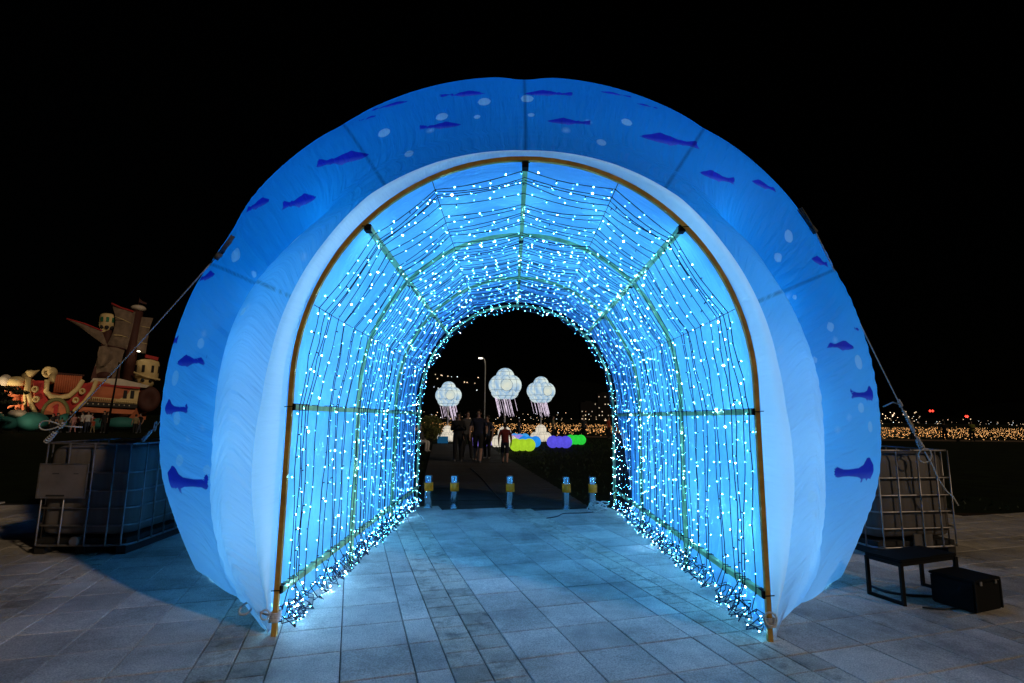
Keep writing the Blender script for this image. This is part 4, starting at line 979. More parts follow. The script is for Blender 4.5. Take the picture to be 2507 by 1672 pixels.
# ---- people: one skinned figure each, clothes as regions of the mesh, hair as a child
M['skin'] = mat('skin', (0.36, 0.21, 0.15), 0.6)
M['hair'] = mat('black_hair', (0.008, 0.007, 0.006), 0.5)
def cloth(name, c): 
    if name not in M: M[name] = mat(name, c, 0.9, var=.2, scale=20)
    return M[name]
cloth('black_cloth', (.010, .010, .012)); cloth('navy_cloth', (.012, .014, .03)); cloth('red_cloth', (.16, .016, .014)); cloth('grey_cloth', (.06, .06, .065)); cloth('white_cloth', (.5, .48, .46)); cloth('pink_cloth', (.45, .22, .22)); cloth('orange_cloth', (.30, .05, .02)); cloth('yellow_cloth', (.28, .30, .05)); cloth('khaki_cloth', (.20, .16, .09)); cloth('denim', (.03, .04, .07)); cloth('shoe', (.12, .12, .13))
pcache = {}
def body_mesh(pose, fingers=False, shorts=False, sleeves=False):
    key = (pose, fingers, shorts, sleeves)
    if key in pcache: return pcache[key]
    V = []; E_ = []; Rd = []
    def v(p, r, par=None):
        V.append(p); Rd.append(r); i = len(V) - 1
        if par is not None: E_.append((par, i))
        return i
    sit = pose == 'sit'
    dz = -.47 if sit else 0
    pel = v((0, 0, .95 + dz), (.150, .105)); bel = v((0, .0, 1.08 + dz), (.142, .098), pel); che = v((0, -.005, 1.28 + dz), (.165, .108), bel)
    ches = v((0, .0, 1.40 + dz), (.12, .085), che); nec = v((0, -.005, 1.49 + dz), (.055, .058), ches); chin = v((0, -.02, 1.565 + dz), (.062, .075), nec); hed = v((0, -.012, 1.655 + dz), (.078, .095), chin); top = v((0, -.005, 1.735 + dz), (.055, .065), hed)
    nose = v((0, -.115, 1.63 + dz), (.014, .014), hed)
    for s_ in (-1, 1):
        sh = v((s_ * .185, .0, 1.41 + dz), (.060, .058), ches)
        if pose == 'phone': el = (s_ * .25, -.02, 1.13 + dz); wr_ = (s_ * .10, -.24, 1.24 + dz); hd = (s_ * .05, -.30, 1.28 + dz)
        elif pose == 'walk': el = (s_ * .27, s_ * .09, 1.13 + dz); wr_ = (s_ * .27, s_ * .10 - .10, .89 + dz); hd = (s_ * .26, s_ * .10 - .15, .80 + dz)
        elif sit: el = (s_ * .25, -.05, 1.14 + dz); wr_ = (s_ * .17, -.26, 1.02 + dz); hd = (s_ * .10, -.33, 1.03 + dz)
        else: el = (s_ * .26, .03, 1.13 + dz); wr_ = (s_ * .28, -.04, .89 + dz); hd = (s_ * .27, -.06, .80 + dz)
        e = v(el, (.046, .046), sh); w_ = v(wr_, (.031, .030), e); h = v(hd, (.040, .022), w_)
        if fingers:
            d_ = (Vector(hd) - Vector(wr_)).normalized()
            for q in range(4):
                o_ = Vector((0, (q - 1.5) * .022, 0)) if abs(d_.z) > .5 else Vector(((q - 1.5) * .022, 0, 0))
                ln = (.062, .075, .07, .055)[q]; a = Vector(hd) + d_ * .035 + o_; i1 = v(tuple(a), (.010, .010), h); i2 = v(tuple(a + d_ * ln * .6 + Vector((-s_ * .008, 0, 0))), (.009, .009), i1); v(tuple(a + d_ * ln + Vector((-s_ * .022, 0, 0))), (.008, .008), i2)
            a = Vector(hd).lerp(Vector(wr_), .45) + Vector((-s_ * .012, -.035, 0)); i1 = v(tuple(a), (.011, .011), h); v(tuple(a + d_ * .045 + Vector((0, -.014, 0))), (.009, .009), i1)
        hp = v((s_ * .095, 0, .90 + dz), (.098, .098), pel)
        if sit: kn = (s_ * .12, -.44, .50); an = (s_ * .11, -.42, .10); to = (s_ * .12, -.56, .045)
        elif pose == 'walk': kn = (s_ * .10, -.05 - s_ * .10, .50); an = (s_ * .09, -.02 - s_ * .20, .10 + (.04 if s_ < 0 else 0)); to = (s_ * .10, -.14 - s_ * .22, .045 + (.0 if s_ < 0 else 0))
        else: kn = (s_ * .105, -.015, .50); an = (s_ * .11, .02, .09); to = (s_ * .13, -.12, .045)
        k_ = v(kn, (.066, .068), hp); a_ = v(an, (.042, .045), k_); v(to, (.042, .034), a_)
    me = bpy.data.meshes.new('figure'); me.from_pydata(V, E_, []); o = bpy.data.objects.new('figure', me); COL.objects.link(o)
    md = o.modifiers.new('skin', 'SKIN'); md.use_smooth_shade = True
    sv = me.skin_vertices[0].data
    for i, r in enumerate(Rd): sv[i].radius = (r[0] * (1.18 if V[i][2] < 1.46 + dz and r[0] > .04 else 1.0), r[1] * (1.2 if V[i][2] < 1.46 + dz and r[0] > .04 else 1.0)); sv[i].use_root = (i == 0)
    ms = o.modifiers.new('sub', 'SUBSURF'); ms.levels = 2; ms.render_levels = 2
    dg = bpy.context.evaluated_depsgraph_get(); dg.update()
    res = bpy.data.meshes.new_from_object(o.evaluated_get(dg)); res.name = 'body'
    bpy.data.objects.remove(o)
    for k in range(4): res.materials.append(None)
    mi = []
    for p_ in res.polygons:
        c = p_.center; z = c.z; arm = abs(c.x) > .205 or (pose in ('phone', 'sit') and c.y < -.13 and z > .95 + dz)
        if z > 1.485 + dz: k = 0
        elif z < .085: k = 3
        elif arm and z < (1.22 if not sleeves else .93) + dz and z > .72 + dz and not (sit and z < .62): k = 0
        elif z < .94 + dz or (sit and z < .62): k = 0 if (shorts and z < .47) else 2
        else: k = 1
        mi.append(k)
    res.polygons.foreach_set('material_index', mi); res.polygons.foreach_set('use_smooth', [True] * len(mi)); res.update()
    pcache[key] = (res, dz); return pcache[key]
def person(loc, hgt, rz, pose, shirt, pants, label, group=None, long_hair=False, fingers=False, shorts=False, sleeves=False, shoe='shoe', z0=0.0, cap=False):
    me, dz = body_mesh(pose, fingers, shorts, sleeves)
    t = empty('person', (loc[0], loc[1], z0), rz); s_ = hgt / 1.78; t.scale = (s_, s_, s_); tag(t, label, 'person', group)
    o = link('body', me, t)
    for i, m in enumerate(('skin', shirt, pants, shoe)):
        if not o.data.materials[i]: o.data.materials[i] = M['skin']
        o.material_slots[i].link = 'OBJECT'; o.material_slots[i].material = M[m]
    hb = MB(); zc = 1.675 + dz
    vs = []; n_ = 14
    prof = [(.0, .112), (.05, .105), (.085, .075), (.098, .03), (.100, -.01), (.095, -.05)] + ([(.10, -.12), (.105, -.22), (.09, -.28)] if long_hair else [(.078, -.085)])
    for (r, z) in prof:
        for k in range(n_):
            a = 2 * math.pi * k / n_; f = 1.0
            zz = z
            if math.sin(a) < -.2 and z < .045: zz = .045 + (z + .05) * .1      # hairline above the face
            vs.append((r * .92 * math.cos(a), .005 + r * 1.12 * math.sin(a), zc + zz))
    fs = [(i * n_ + k, i * n_ + (k + 1) % n_, (i + 1) * n_ + (k + 1) % n_, (i + 1) * n_ + k) for i in range(len(prof) - 1) for k in range(n_)]
    hb.add(vs, fs); hb.build('hair', M['hair'], o, True)
    if fingers:
        for sx in (-1, 1):
            e = MB(); e.ball((sx * .032, -.098, 1.650 + dz), (.013, .008, .009), 0, 8, 6); e.build('eye', M['hair'], o, True)
            e = MB(); e.ball((sx * .083, .005, 1.635 + dz), (.012, .020, .032), 0, 8, 6); e.build('ear', M['skin'], o, True)
        e = MB(); e.ball((0, -.093, 1.578 + dz), (.024, .010, .007), 0, 8, 6); e.build('mouth', M['pink_cloth'], o, True)
    return t
person((-1.82, 18.3), 1.70, .15, 'phone', 'black_cloth', 'black_cloth', 'person in black holding something to the chest, left of the walking couple', long_hair=True, fingers=True, sleeves=True, z0=-.03)
person((-1.60, 19.3), 1.76, .5, 'walk', 'grey_cloth', 'black_cloth', 'person in a grey shirt half hidden behind the person in black', fingers=True, z0=-.03)
person((-1.12, 18.2), 1.80, -.05, 'walk', 'navy_cloth', 'black_cloth', 'tall person in dark shirt and shorts walking towards the arch', fingers=True, shorts=True, z0=-.03)
person((-0.88, 19.7), 1.62, -.6, 'stand', 'denim', 'black_cloth', 'person in dark blue almost hidden behind the tall walker', fingers=True, z0=-.03)
person((-0.20, 17.7), 1.36, math.pi, 'walk', 'red_cloth', 'navy_cloth', 'child in red shirt and dark shorts seen from behind', fingers=True, shorts=True, z0=-.03)
person((-4.05, 23.5), 1.66, 1.2, 'sit', 'grey_cloth', 'white_cloth', 'person in grey sitting at the left edge of the tunnel view', sleeves=True, z0=-.06)
t = empty('bench', (-4.20, 23.72, -.06), 1.2); tag(t, 'low dark bench under the sitting person', 'bench')
mb = MB(); mb.bevbox((0, 0, .40), (1.3, .36, .05), .01); mb.build('seat', M['black_metal'], t)
for sx in (-.5, .5):
    mb = MB(); mb.box((sx, 0, .19), (.06, .30, .38)); mb.build('leg', M['black_metal'], t)
far = [((2.45 + .6, 38.5), 1.72, 1.6, 'phone', 'khaki_cloth', 'black_cloth', 'person in khaki looking at a phone before the light field'),
       ((5.55, 40.5), 1.66, -.6, 'stand', 'grey_cloth', 'black_cloth', 'person in grey beside the rightmost lantern pole'),
       ((7.55, 41.0), 1.68, .9, 'stand', 'orange_cloth', 'black_cloth', 'person in orange before the light field'),
       ((0.55, 37.0), 1.50, 2.0, 'phone', 'grey_cloth', 'grey_cloth', 'person in pale grey bending near the middle lantern pole'),
       ((33.7, 44.5), 1.72, .4, 'stand', 'khaki_cloth', 'black_cloth', 'person in khaki nearest the arch on the right lawn'),
       ((36.0, 44.0), 1.62, 2.6, 'walk', 'black_cloth', 'black_cloth', 'person in black beside the one in yellow'),
       ((37.4, 43.0), 1.68, -.5, 'phone', 'yellow_cloth', 'black_cloth', 'person in bright yellow on the right lawn'),
       ((44.2, 44.0), 1.72, .2, 'stand', 'black_cloth', 'denim', 'person in black standing behind a seated one'),
       ((44.0, 43.3), 1.60, .5, 'sit', 'black_cloth', 'black_cloth', 'person in black sitting on the right lawn'),
       ((49.5, 44.0), 1.78, -.3, 'stand', 'khaki_cloth', 'navy_cloth', 'tall person in khaki at the far right edge'),
       ((51.6, 43.5), 1.6, -.9, 'phone', 'grey_cloth', 'denim', 'rightmost person in grey before the light field')]
for loc, h, rz, pose, a, b_, lb in far: person(loc, h, rz, pose, a, b_, lb, 'visitors by the light field', z0=-.06)
# ---- field of warm lights
fld = MB(); fr_ = random.Random(3)
M['warm_led'] = glow('warm_amber_led', (1.0, 0.48, 0.16), 3.0, .6, 40)
cnt = 0
y = 44.0
while y < 105:
    dx = 0.30 + (y - 44) * .006
    x0, x1 = (-16.0, min(125.0, y * 1.15))
    x = x0 + fr_.uniform(0, dx)
    while x < x1:
        if fr_.random() < .58 and not (12 + (y - 44) * .3 < x < 24):
            r = .024 + .00030 * (y - 44); z = fr_.uniform(.05, .55); xx, yy = x + fr_.uniform(-.1, .1), y + fr_.uniform(-.25, .25)
            fld.add([(xx - r, yy, z), (xx + r, yy, z), (xx, yy - r, z), (xx, yy + r, z), (xx, yy, z + r), (xx, yy, z - r)], [(0, 2, 4), (2, 1, 4), (1, 3, 4), (3, 0, 4), (2, 0, 5), (1, 2, 5), (3, 1, 5), (0, 3, 5)])
            cnt += 1
        x += dx * fr_.uniform(.75, 1.3)
    y += 0.95 + (y - 44) * .05
tag(fld.build('light_field', M['warm_led']), 'broad low field of tiny warm amber lights on the far lawn', 'light field', kind='stuff')
# low kerb wire in front of the field
mb = MB(); mb.box((20, 43.6, .0), (80, .12, .12)); tag(mb.build('kerb', mat('kerb_stone', (.10, .07, .05), .9)), 'low stone kerb along the front of the light field', 'kerb')

# ---- far town lights
tw = MB(); M['town_led'] = glow('far_town_lamp', (1.0, 0.68, 0.42), 2.0, .7, .05); M['town_red'] = glow('far_red_lamp', (1.0, .05, .03), 3.0); M['town_white'] = glow('far_white_lamp', (0.9, .95, 1.0), 2.4)
def dot(x, y, z, r, mi): tw.add([(x - r, y, z), (x + r, y, z), (x, y - r, z), (x, y + r, z), (x, y, z + r), (x, y, z - r)], [(0, 2, 4), (2, 1, 4), (1, 3, 4), (3, 0, 4), (2, 0, 5), (1, 2, 5), (3, 1, 5), (0, 3, 5)], mi)
for q in range(170):
    a = fr_.uniform(-.2, 1.0); Y = fr_.uniform(280, 420); dot(a * Y, Y, fr_.choice([.4, 1.2, 2, 3, 5]) * fr_.uniform(.3, 1.2), fr_.uniform(.10, .30), 0 if fr_.random() < .75 else 2)
for (px, py) in ((-.146, .080), (-.135, .079), (-.133, .078), (-.122, .077), (-.115, .076), (-.104, .076), (-.064, .075), (-.148, .056), (-.14, .054), (-.137, .053), (-.066, .051), (-.128, .022), (-.12, .012), (-.14, .008), (-.142, .072), (-.128, .035), (-.12, .0345), (-.09, .066), (-.07, .064), (-.085, .0655)):
    dot(px * 740, 740, 1.5 + py * 740, fr_.uniform(.55, .95), 2 if fr_.random() < .4 else 0)
for (px, py) in ((.795, .0205), (.862, .011), (.80, .0205), (.865, .011)): dot(px * 420, 420, 1.5 + py * 420, 1.1, 1)
for q in range(26): dot(fr_.uniform(.68, .78) * 420, 420, 1.5 + fr_.uniform(.004, .019) * 420, fr_.uniform(.25, .5), 0)
tag(tw.build('town_lights', [M['town_led'], M['town_red'], M['town_white']]), 'scattered lamps of the far town along the horizon', 'town lights', kind='stuff')

# ---- far apartment block with lit windows
b_ = empty('apartment_block', (74, 420, -1)); tag(b_, 'dark far apartment block with a few lit windows', 'building')
M['block'] = mat('night_concrete', (.006, .006, .007), .9)
M['window_lit'] = glow('lit_window', (1.0, .80, .55), 1.0, .6, .3)
for (x, w, h) in ((-13, 13, 15), (0, 12, 22), (13, 13, 25)):
    mb = MB(); mb.box((x, 0, h / 2), (w, 10, h)); mb.build('wall', M['block'], b_)
    mb = MB(); mb.box((x, 0, h + .6), (w * .4, 5, 1.2)); mb.build('roof_housing', M['block'], b_)
    for i in range(5):
        for j in range(int(h / 2.9)):
            if fr_.random() < .30:
                mb = MB(); mb.box((x - w / 2 + (i + .5) * w / 5, -5.02, 2 + j * 2.9), (fr_.uniform(.4, 1.0), .1, .7)); mb.build('window', M['window_lit'], b_)

# ---- street lamp beyond the tunnel
t = empty('street_lamp', (-2.0, 39.5, -.06)); tag(t, 'tall thin street lamp with a lit head left of the middle lantern', 'street lamp')
mb = MB(); mb.tube([(0, 0, 0), (0, 0, 5.2), (-.02, 0, 5.75), (-.10, 0, 5.95), (-.22, 0, 6.02)], [.05, .042, .04, .036, .032], 8); mb.build('pole', M['pole'], t, True)
mb = MB(); mb.bevbox((-.36, 0, 6.03), (.40, .20, .09), .03); mb.build('lamp_head', M['pole'], t)
mb = MB(); mb.bevbox((-.38, -.03, 5.975), (.30, .17, .03), .01); mb.build('lamp_lens', glow('street_lamp_lens', (1.0, .93, .80), 9), t)

# ---- shrub by the bench
def foliage(n, rad, c, size, rr):
    mb = MB()
    for q in range(n):
        u_, v_, w_ = rr.gauss(0, 1), rr.gauss(0, 1), rr.gauss(0, 1); l = math.sqrt(u_ * u_ + v_ * v_ + w_ * w_); k = rr.random() ** .4
        p_ = Vector((c[0] + rad[0] * u_ / l * k, c[1] + rad[1] * v_ / l * k, c[2] + rad[2] * w_ / l * k))
        a = Vector((rr.gauss(0, 1), rr.gauss(0, 1), rr.gauss(0, 1))).normalized() * size; b2 = a.orthogonal().normalized() * size * .5
        mb.add([p_ - a, p_ - b2, p_ + a, p_ + b2], [(0, 1, 2, 3)])
    return mb
M['leaf'] = mat('shrub_leaf', (.09, .10, .02), .7, var=.5, scale=9); M['leaf_dark'] = mat('dark_leaf', (.02, .03, .012), .7, var=.5, scale=9); M['bark'] = mat('bark', (.03, .022, .016), .9)
rr = random.Random(5)
t = empty('shrub', (-4.55, 30.0, -.06)); tag(t, 'yellowish green shrub at the left of the tunnel view', 'shrub')
foliage(1500, (.75, .6, .75), (0, 0, .95), .07, rr).build('crown', M['leaf'], t)
for k in range(4):
    mb = MB(); mb.tube([(0, 0, 0), (rr.uniform(-.2, .2), rr.uniform(-.2, .2), .5), (rr.uniform(-.5, .5), rr.uniform(-.4, .4), 1.1)], [.03, .02, .008], 5); mb.build('stem', M['bark'], t)
t = empty('signboard', (-4.0, 31.2, -.06), .2); tag(t, 'small tilted blue panel on the grass by the shrub', 'panel')
mb = MB(); mb.bevbox((0, 0, .22), (.62, .03, .40), .008); mb.build('face_panel', glow('dim_blue_panel', (.02, .16, .35), .35), t)
mb = MB(); mb.box((0, .08, .12), (.04, .14, .24)); mb.build('prop', M['black_metal'], t)

# ================================================================== pirate ship float on the far left
SX, SY = -37.9, 46.5
ship = empty('ship_float', (SX, SY, -.06), R_(39)); ship.scale = (.776, .85, 1.0); tag(ship, 'floodlit carnival sailing ship float with cream trim and dark sails', 'ship float')
def zx(a): return (a - 700) * .01015
def zz(b): return 1.5 + (1180 - b) * .01015 + .06
def sm(name, c, r=.75, var=.15, sc_=1.5): return mat(name, c, r, var=var, scale=sc_)
M['s_cream'] = sm('cream_vinyl', (.62, .47, .22)); M['s_red'] = sm('red_vinyl', (.36, .022, .02)); M['s_orange'] = sm('salmon_vinyl', (.48, .14, .06)); M['s_dark'] = sm('dark_timber_print', (.055, .016, .011)); M['s_sail'] = sm('beige_sail', (.17, .12, .085), .9, .3, 2); M['s_teal'] = sm('teal_wave_vinyl', (.02, .14, .13)); M['s_green'] = sm('green_shutter', (.02, .15, .07)); M['s_olive'] = sm('olive_ring', (.14, .14, .05)); M['s_white'] = sm('off_white_vinyl', (.52, .45, .36)); M['s_black'] = sm('black_band', (.012, .010, .010)); M['s_bone'] = sm('pale_print', (.40, .32, .22))
def pz(name, pts, y0, y1, m, parent=ship, smooth=False):
    mb = MB(); mb.prism([(zx(a), zz(b)) for a, b in pts], y0, y1); return mb.build(name, M[m], parent)
def tb(name, pts, r, m, parent=ship, n=10, y=0.0):
    mb = MB(); mb.tube([(zx(a), y if len(q) == 0 else q[0], zz(b)) for a, b, *q in pts], r, n); return mb.build(name, M[m], parent, True)
def el(name, a, b, ra, rb, m, y=0, ry=None, parent=ship):
    mb = MB(); mb.ball((zx(a), y, zz(b)), (ra * .01015, ry or ra * .01015, rb * .01015), 0, 20, 12); return mb.build(name, M[m], parent, True)
# hull: a lofted body with flared sides
mb = MB(); secs = [(190, 930, .5), (240, 900, 1.3), (330, 935, 1.9), (430, 1015, 2.2), (520, 1030, 2.3), (620, 1010, 2.3), (720, 930, 2.3), (800, 905, 2.3), (950, 930, 2.2), (1150, 945, 1.9), (1300, 950, 1.2)]
vs = []; fs = []
for (a, top, hw) in secs:
    for (f, wv) in ((0, .55), (.35, .85), (.7, 1.0), (1, 1.04)): vs.append((zx(a), -hw * wv, zz(1235) + (zz(top) - zz(1235)) * f))
    for (f, wv) in ((1, 1.04), (.7, 1.0), (.35, .85), (0, .55)): vs.append((zx(a), hw * wv, zz(1235) + (zz(top) - zz(1235)) * f))
for i in range(len(secs) - 1):
    for k in range(8): fs.append((i * 8 + k, i * 8 + (k + 1) % 8, i * 8 + 8 + (k + 1) % 8, i * 8 + 8 + k))
fs.append(tuple(range(8))); fs.append(tuple((len(secs) - 1) * 8 + k for k in range(7, -1, -1))); mb.add(vs, fs); hull = mb.build('hull', M['s_orange'], ship)
# red side panel in a swoop with cream borders
pz('red_panel', [(285, 925), (380, 925), (390, 1040), (430, 1085), (500, 1105), (580, 1085), (640, 1030), (690, 930), (785, 930), (740, 1040), (660, 1140), (600, 1185), (390, 1185), (330, 1120)], -2.62, -2.45, 's_red', hull)
tb('cream_border', [(250, 910, -2.6), (262, 1020, -2.65), (300, 1120, -2.65), (345, 1195, -2.6)], .20, 's_cream', hull)
tb('cream_border', [(395, 915, -2.6), (400, 1010, -2.66), (440, 1050, -2.7), (510, 1060, -2.7), (590, 1040, -2.7), (650, 980, -2.66), (685, 905, -2.6)], .22, 's_cream', hull)
tb('cream_border', [(800, 905, -2.6), (775, 1000, -2.65), (720, 1090, -2.65), (640, 1170, -2.6)], .20, 's_cream', hull)
tb('bow_post', [(235, 900, -1.6), (238, 1050, -1.8), (262, 1200, -1.6)], .16, 's_cream', hull)
for a, b in ((320, 995), (340, 1075), (700, 1000), (655, 1075)):
    mb = MB(); MX = Matrix.Rotation(R_(90), 3, 'X') @ Matrix.Rotation(R_(-12), 3, 'Y'); mb.lathe([(.25, 0), (.27, .25), (.27, .5), (.20, .55), (.15, .50), (.14, .2)], 14, (zx(a), -2.5, zz(b)), M=MX); mb.build('cannon_tube', M['s_cream'], hull, True)
mb = MB(); mb.tube([(zx(495) + 1.05 * math.cos(q), -2.85, zz(1195) + 1.25 * math.sin(q)) for q in [math.pi * i / 18 for i in range(19)]], .16, 8); door = mb.build('door_ring', M['s_olive'], hull, True)
pz('round_door', [(495 + 95 * math.cos(math.pi * i / 14), 1195 - 112 * math.sin(math.pi * i / 14)) for i in range(15)], -2.8, -2.7, 's_orange', hull)
pz('door_numeral', [(468, 1130), (490, 1112), (512, 1112), (512, 1205), (480, 1205), (480, 1138), (468, 1145)], -2.86, -2.81, 's_red', hull)
# scroll and bow
mb = MB(); mb.tube([(zx(385) + (.42 - .05 * q * .35) * math.cos(q), -1.6, zz(850) + (.42 - .05 * q * .35) * math.sin(q)) for q in [i * .42 for i in range(22)]], .12, 8); mb.build('scroll', M['s_cream'], ship, True)
el('scroll_barrel', 415, 850, 50, 48, 's_cream', -1.0, .9)
tb('scroll_neck', [(430, 880, -1.9), (425, 930, -2.3)], .30, 's_cream')
el('bow_bulb', 150, 940, 95, 52, 's_cream', -.3, 1.0); el('bow_bulb', 60, 925, 50, 48, 's_white', -.5, .6); el('bow_bulb', 150, 1000, 90, 58, 's_orange', -.3, 1.0)
for a, b, c, d in ((200, 900, 312, 830), (230, 870, 290, 842), (190, 1060, 105, 1150), (235, 1090, 205, 1010), (200, 1100, 170, 1180)):
    mb = MB(); mb.tube([(zx(a), -.4, zz(b)), (zx((a + c) / 2), -.6, zz((b + d) / 2)), (zx(c), -.5, zz(d))], [.42, .28, .03], 8); mb.build('bow_petal', M['s_orange' if b > 1000 else 's_cream'], ship, True)
for k in range(12): tb('curtain_fold', [(455 + k * 19, 852, -.2), (455 + k * 19, 1010, -.25)], .115, 's_orange', n=8)
pz('curtain_rail', [(450, 840), (690, 850), (690, 862), (450, 856)], -.35, .2, 's_dark')
# cabin
pz('cabin', [(745, 1110), (800, 930), (1200, 945), (1190, 1110)], -2.0, 2.0, 's_cream')
pz('cabin_roof', [(735, 940), (770, 885), (1010, 880), (1290, 930), (1260, 950), (800, 932)], -2.3, 2.3, 's_white')
pz('roof_stripe', [(800, 930), (1200, 946), (1200, 962), (800, 948)], -2.35, -2.02, 's_red')
for a in (812, 930): 
    o = pz('shutter', [(a - 17, 965), (a + 17, 966), (a + 17, 1035), (a - 17, 1034)], -2.12, -2.0, 's_green')
el('porthole', 868, 1000, 26, 26, 's_white', -2.02, .12); el('porthole_glass', 868, 1000, 15, 15, 's_green', -2.12, .08)
for a in (1072, 1138): pz('window', [(a - 17, 978), (a + 17, 979), (a + 17, 1048), (a - 17, 1047)], -2.10, -1.98, 's_black')
pz('deck_band', [(735, 1082), (1195, 1100), (1190, 1135), (715, 1120)], -2.55, 2.3, 's_black')
for k in range(9): el('band_stud', 750 + k * 46, 1101 + k * 1.4, 6, 6, 's_white', -2.56, .05)
tb('hand_rail', [(748, 1045, -2.5), (960, 1058, -2.5), (1190, 1072, -2.5)], .05, 's_cream', n=6)
for k in range(26): tb('baluster', [(750 + k * 17.3, 1046 + k * 1.05, -2.5), (750 + k * 17.3, 1085 + k * .75, -2.5)], .035, 's_cream', n=5)
pz('lower_hull_band', [(700, 1130), (1180, 1150), (1150, 1185), (680, 1170)], -2.4, 2.2, 's_orange')
mb = MB(); MX = Matrix.Rotation(R_(90), 3, 'X'); mb.lathe([(1.15, -.6), (1.2, 0), (1.15, .6), (.85, .75), (.55, .72), (.3, .5)], 24, (zx(1300), -1.2, zz(1050)), M=MX); mb.build('stern_barrel', M['s_dark'], ship, True)
# masts and sails
tb('main_mast', [(1085, 880), (1092, 620), (1105, 240)], .62, 's_dark', n=14)
el('mast_knob', 1112, 212, 80, 33, 's_white'); tb('flag_staff', [(1110, 180), (1113, 110)], .03, 's_dark', n=5); pz('small_flag', [(1113, 118), (1150, 140), (1190, 150), (1185, 165), (1140, 158), (1113, 150)], -.02, .02, 's_dark')
def sail(name, left, right, y0, bulge, m='s_sail', n=10):
    mb = MB(); vs = []; fs = []; nn = len(left)
    for th in (0, .06):
        for i in range(nn):
            for k in range(n + 1):
                t_ = k / n; a = left[i][0] * (1 - t_) + right[i][0] * t_; b = left[i][1] * (1 - t_) + right[i][1] * t_
                vs.append((zx(a), y0 + th - bulge * math.sin(math.pi * t_) * math.sin(math.pi * (i + .5) / nn), zz(b)))
    W_ = n + 1; o_ = nn * W_
    for i in range(nn - 1):
        for k in range(n):
            fs.append((i * W_ + k, i * W_ + k + 1, (i + 1) * W_ + k + 1, (i + 1) * W_ + k)); fs.append((o_ + i * W_ + k, o_ + (i + 1) * W_ + k, o_ + (i + 1) * W_ + k + 1, o_ + i * W_ + k + 1))
    mb.add(vs, fs); return mb.build(name, M[m], ship, True)
s1 = sail('upper_sail', [(858, 212), (895, 300), (908, 370), (900, 450), (875, 530), (850, 590)], [(1085, 258), (1080, 330), (1075, 400), (1065, 470), (1055, 540), (1045, 605)], -.8, .5)
sail('lower_sail', [(850, 592), (800, 640), (785, 700), (770, 790), (755, 880)], [(1028, 606), (1015, 660), (1010, 710), (1005, 770), (1000, 885)], -.9, .5)
sail('rear_sail', [(1125, 292), (1122, 380), (1118, 460), (1112, 540), (1105, 620)], [(1268, 290), (1245, 380), (1240, 460), (1235, 540), (1232, 628)], -.3, .3)
tb('sail_rope', [(895, 322, -1.3), (970, 345, -1.4), (1055, 368, -1.0)], .03, 's_cream', n=5); tb('sail_rope', [(905, 488, -1.3), (970, 490, -1.4), (1038, 500, -1.0)], .03, 's_cream', n=5); tb('yard', [(845, 585, -1.0), (1030, 606, -1.0)], .08, 's_dark', n=6); tb('yard', [(850, 205, -1.0), (940, 235, -1.0), (1065, 258, -.9)], .09, 's_red', n=6)
tb('sail_rope', [(1155, 380, -.6), (1245, 388, -.5)], .025, 's_cream', n=5); tb('sail_rope', [(1145, 527, -.6), (1235, 540, -.5)], .025, 's_cream', n=5)
# fore mast, nest and jib
tb('fore_mast', [(850, 600), (852, 430)], .48, 's_dark', n=12)
def nest(a, b, ra, hgt, nwin, name):
    c = (zx(a), 0, zz(b)); r = ra * .01015; t_ = MB(); t_.lathe([(r * .55, -hgt * .62), (r * .8, -hgt * .42), (r * 1.02, -hgt * .22), (r * 1.05, hgt * .3), (r * .95, hgt * .45), (r * .6, hgt * .52)], 18, c); o = t_.build(name, M['s_cream'], ship, True)
    for k in range(nwin):
        q = -math.pi / 2 + (k - (nwin - 1) / 2) * .75; mb = MB(); mb.box((c[0] + r * 1.05 * math.cos(q), r * 1.05 * math.sin(q), c[2] + hgt * .12), (.28, .08, hgt * .28), rz=q + math.pi / 2); mb.build('window', M['s_green' if name == 'crow_nest' else 's_black'], o)
        mb = MB(); mb.ball((c[0] + r * .86 * math.cos(q), r * .86 * math.sin(q), c[2] - hgt * .34), (.22, .14, .20), 0, 10, 6); mb.build('arch_opening', M['s_black'], o)
    return o
nest(835, 368, 72, 1.5, 3, 'crow_nest'); nest(1265, 800, 118, 2.3, 4, 'stern_turret')
pz('turret_roof', [(1230, 640), (1360, 660), (1355, 690), (1230, 668)], -.8, .8, 's_red'); tb('turret_ring', [(1130, 812, -1.2), (1260, 850, -1.35), (1395, 868, -1.0)], .10, 's_cream', n=6)
sail('jib_sail', [(480, 388), (600, 445), (720, 520), (845, 592)], [(500, 385), (640, 420), (800, 470), (862, 590)], -1.2, .25, 's_sail', 6)
tb('jib_boom', [(478, 385, -1.3), (640, 415, -1.3), (800, 462, -1.2)], .07, 's_red', n=6)
sail('curled_sail', [(790, 605), (782, 660), (790, 720), (805, 775)], [(850, 592), (915, 640), (925, 700), (860, 768)], -1.5, .5, 's_sail', 8)
el('nest_base', 870, 850, 110, 60, 's_dark', 0, 1.4)
pz('tower_wall', [(750, 885), (770, 775), (1000, 775), (1010, 885)], -1.0, 1.2, 's_dark')
# waves
for a, b, ra, rb in ((60, 1240, 70, 60), (150, 1265, 90, 55), (320, 1250, 140, 75), (580, 1245, 60, 60), (860, 1270, 70, 50), (1060, 1265, 150, 55), (210, 1190, 75, 32)):
    el('wave_mound', a, b, ra, rb, 's_teal' if ra != 75 else 's_white', -3.2, 1.0)
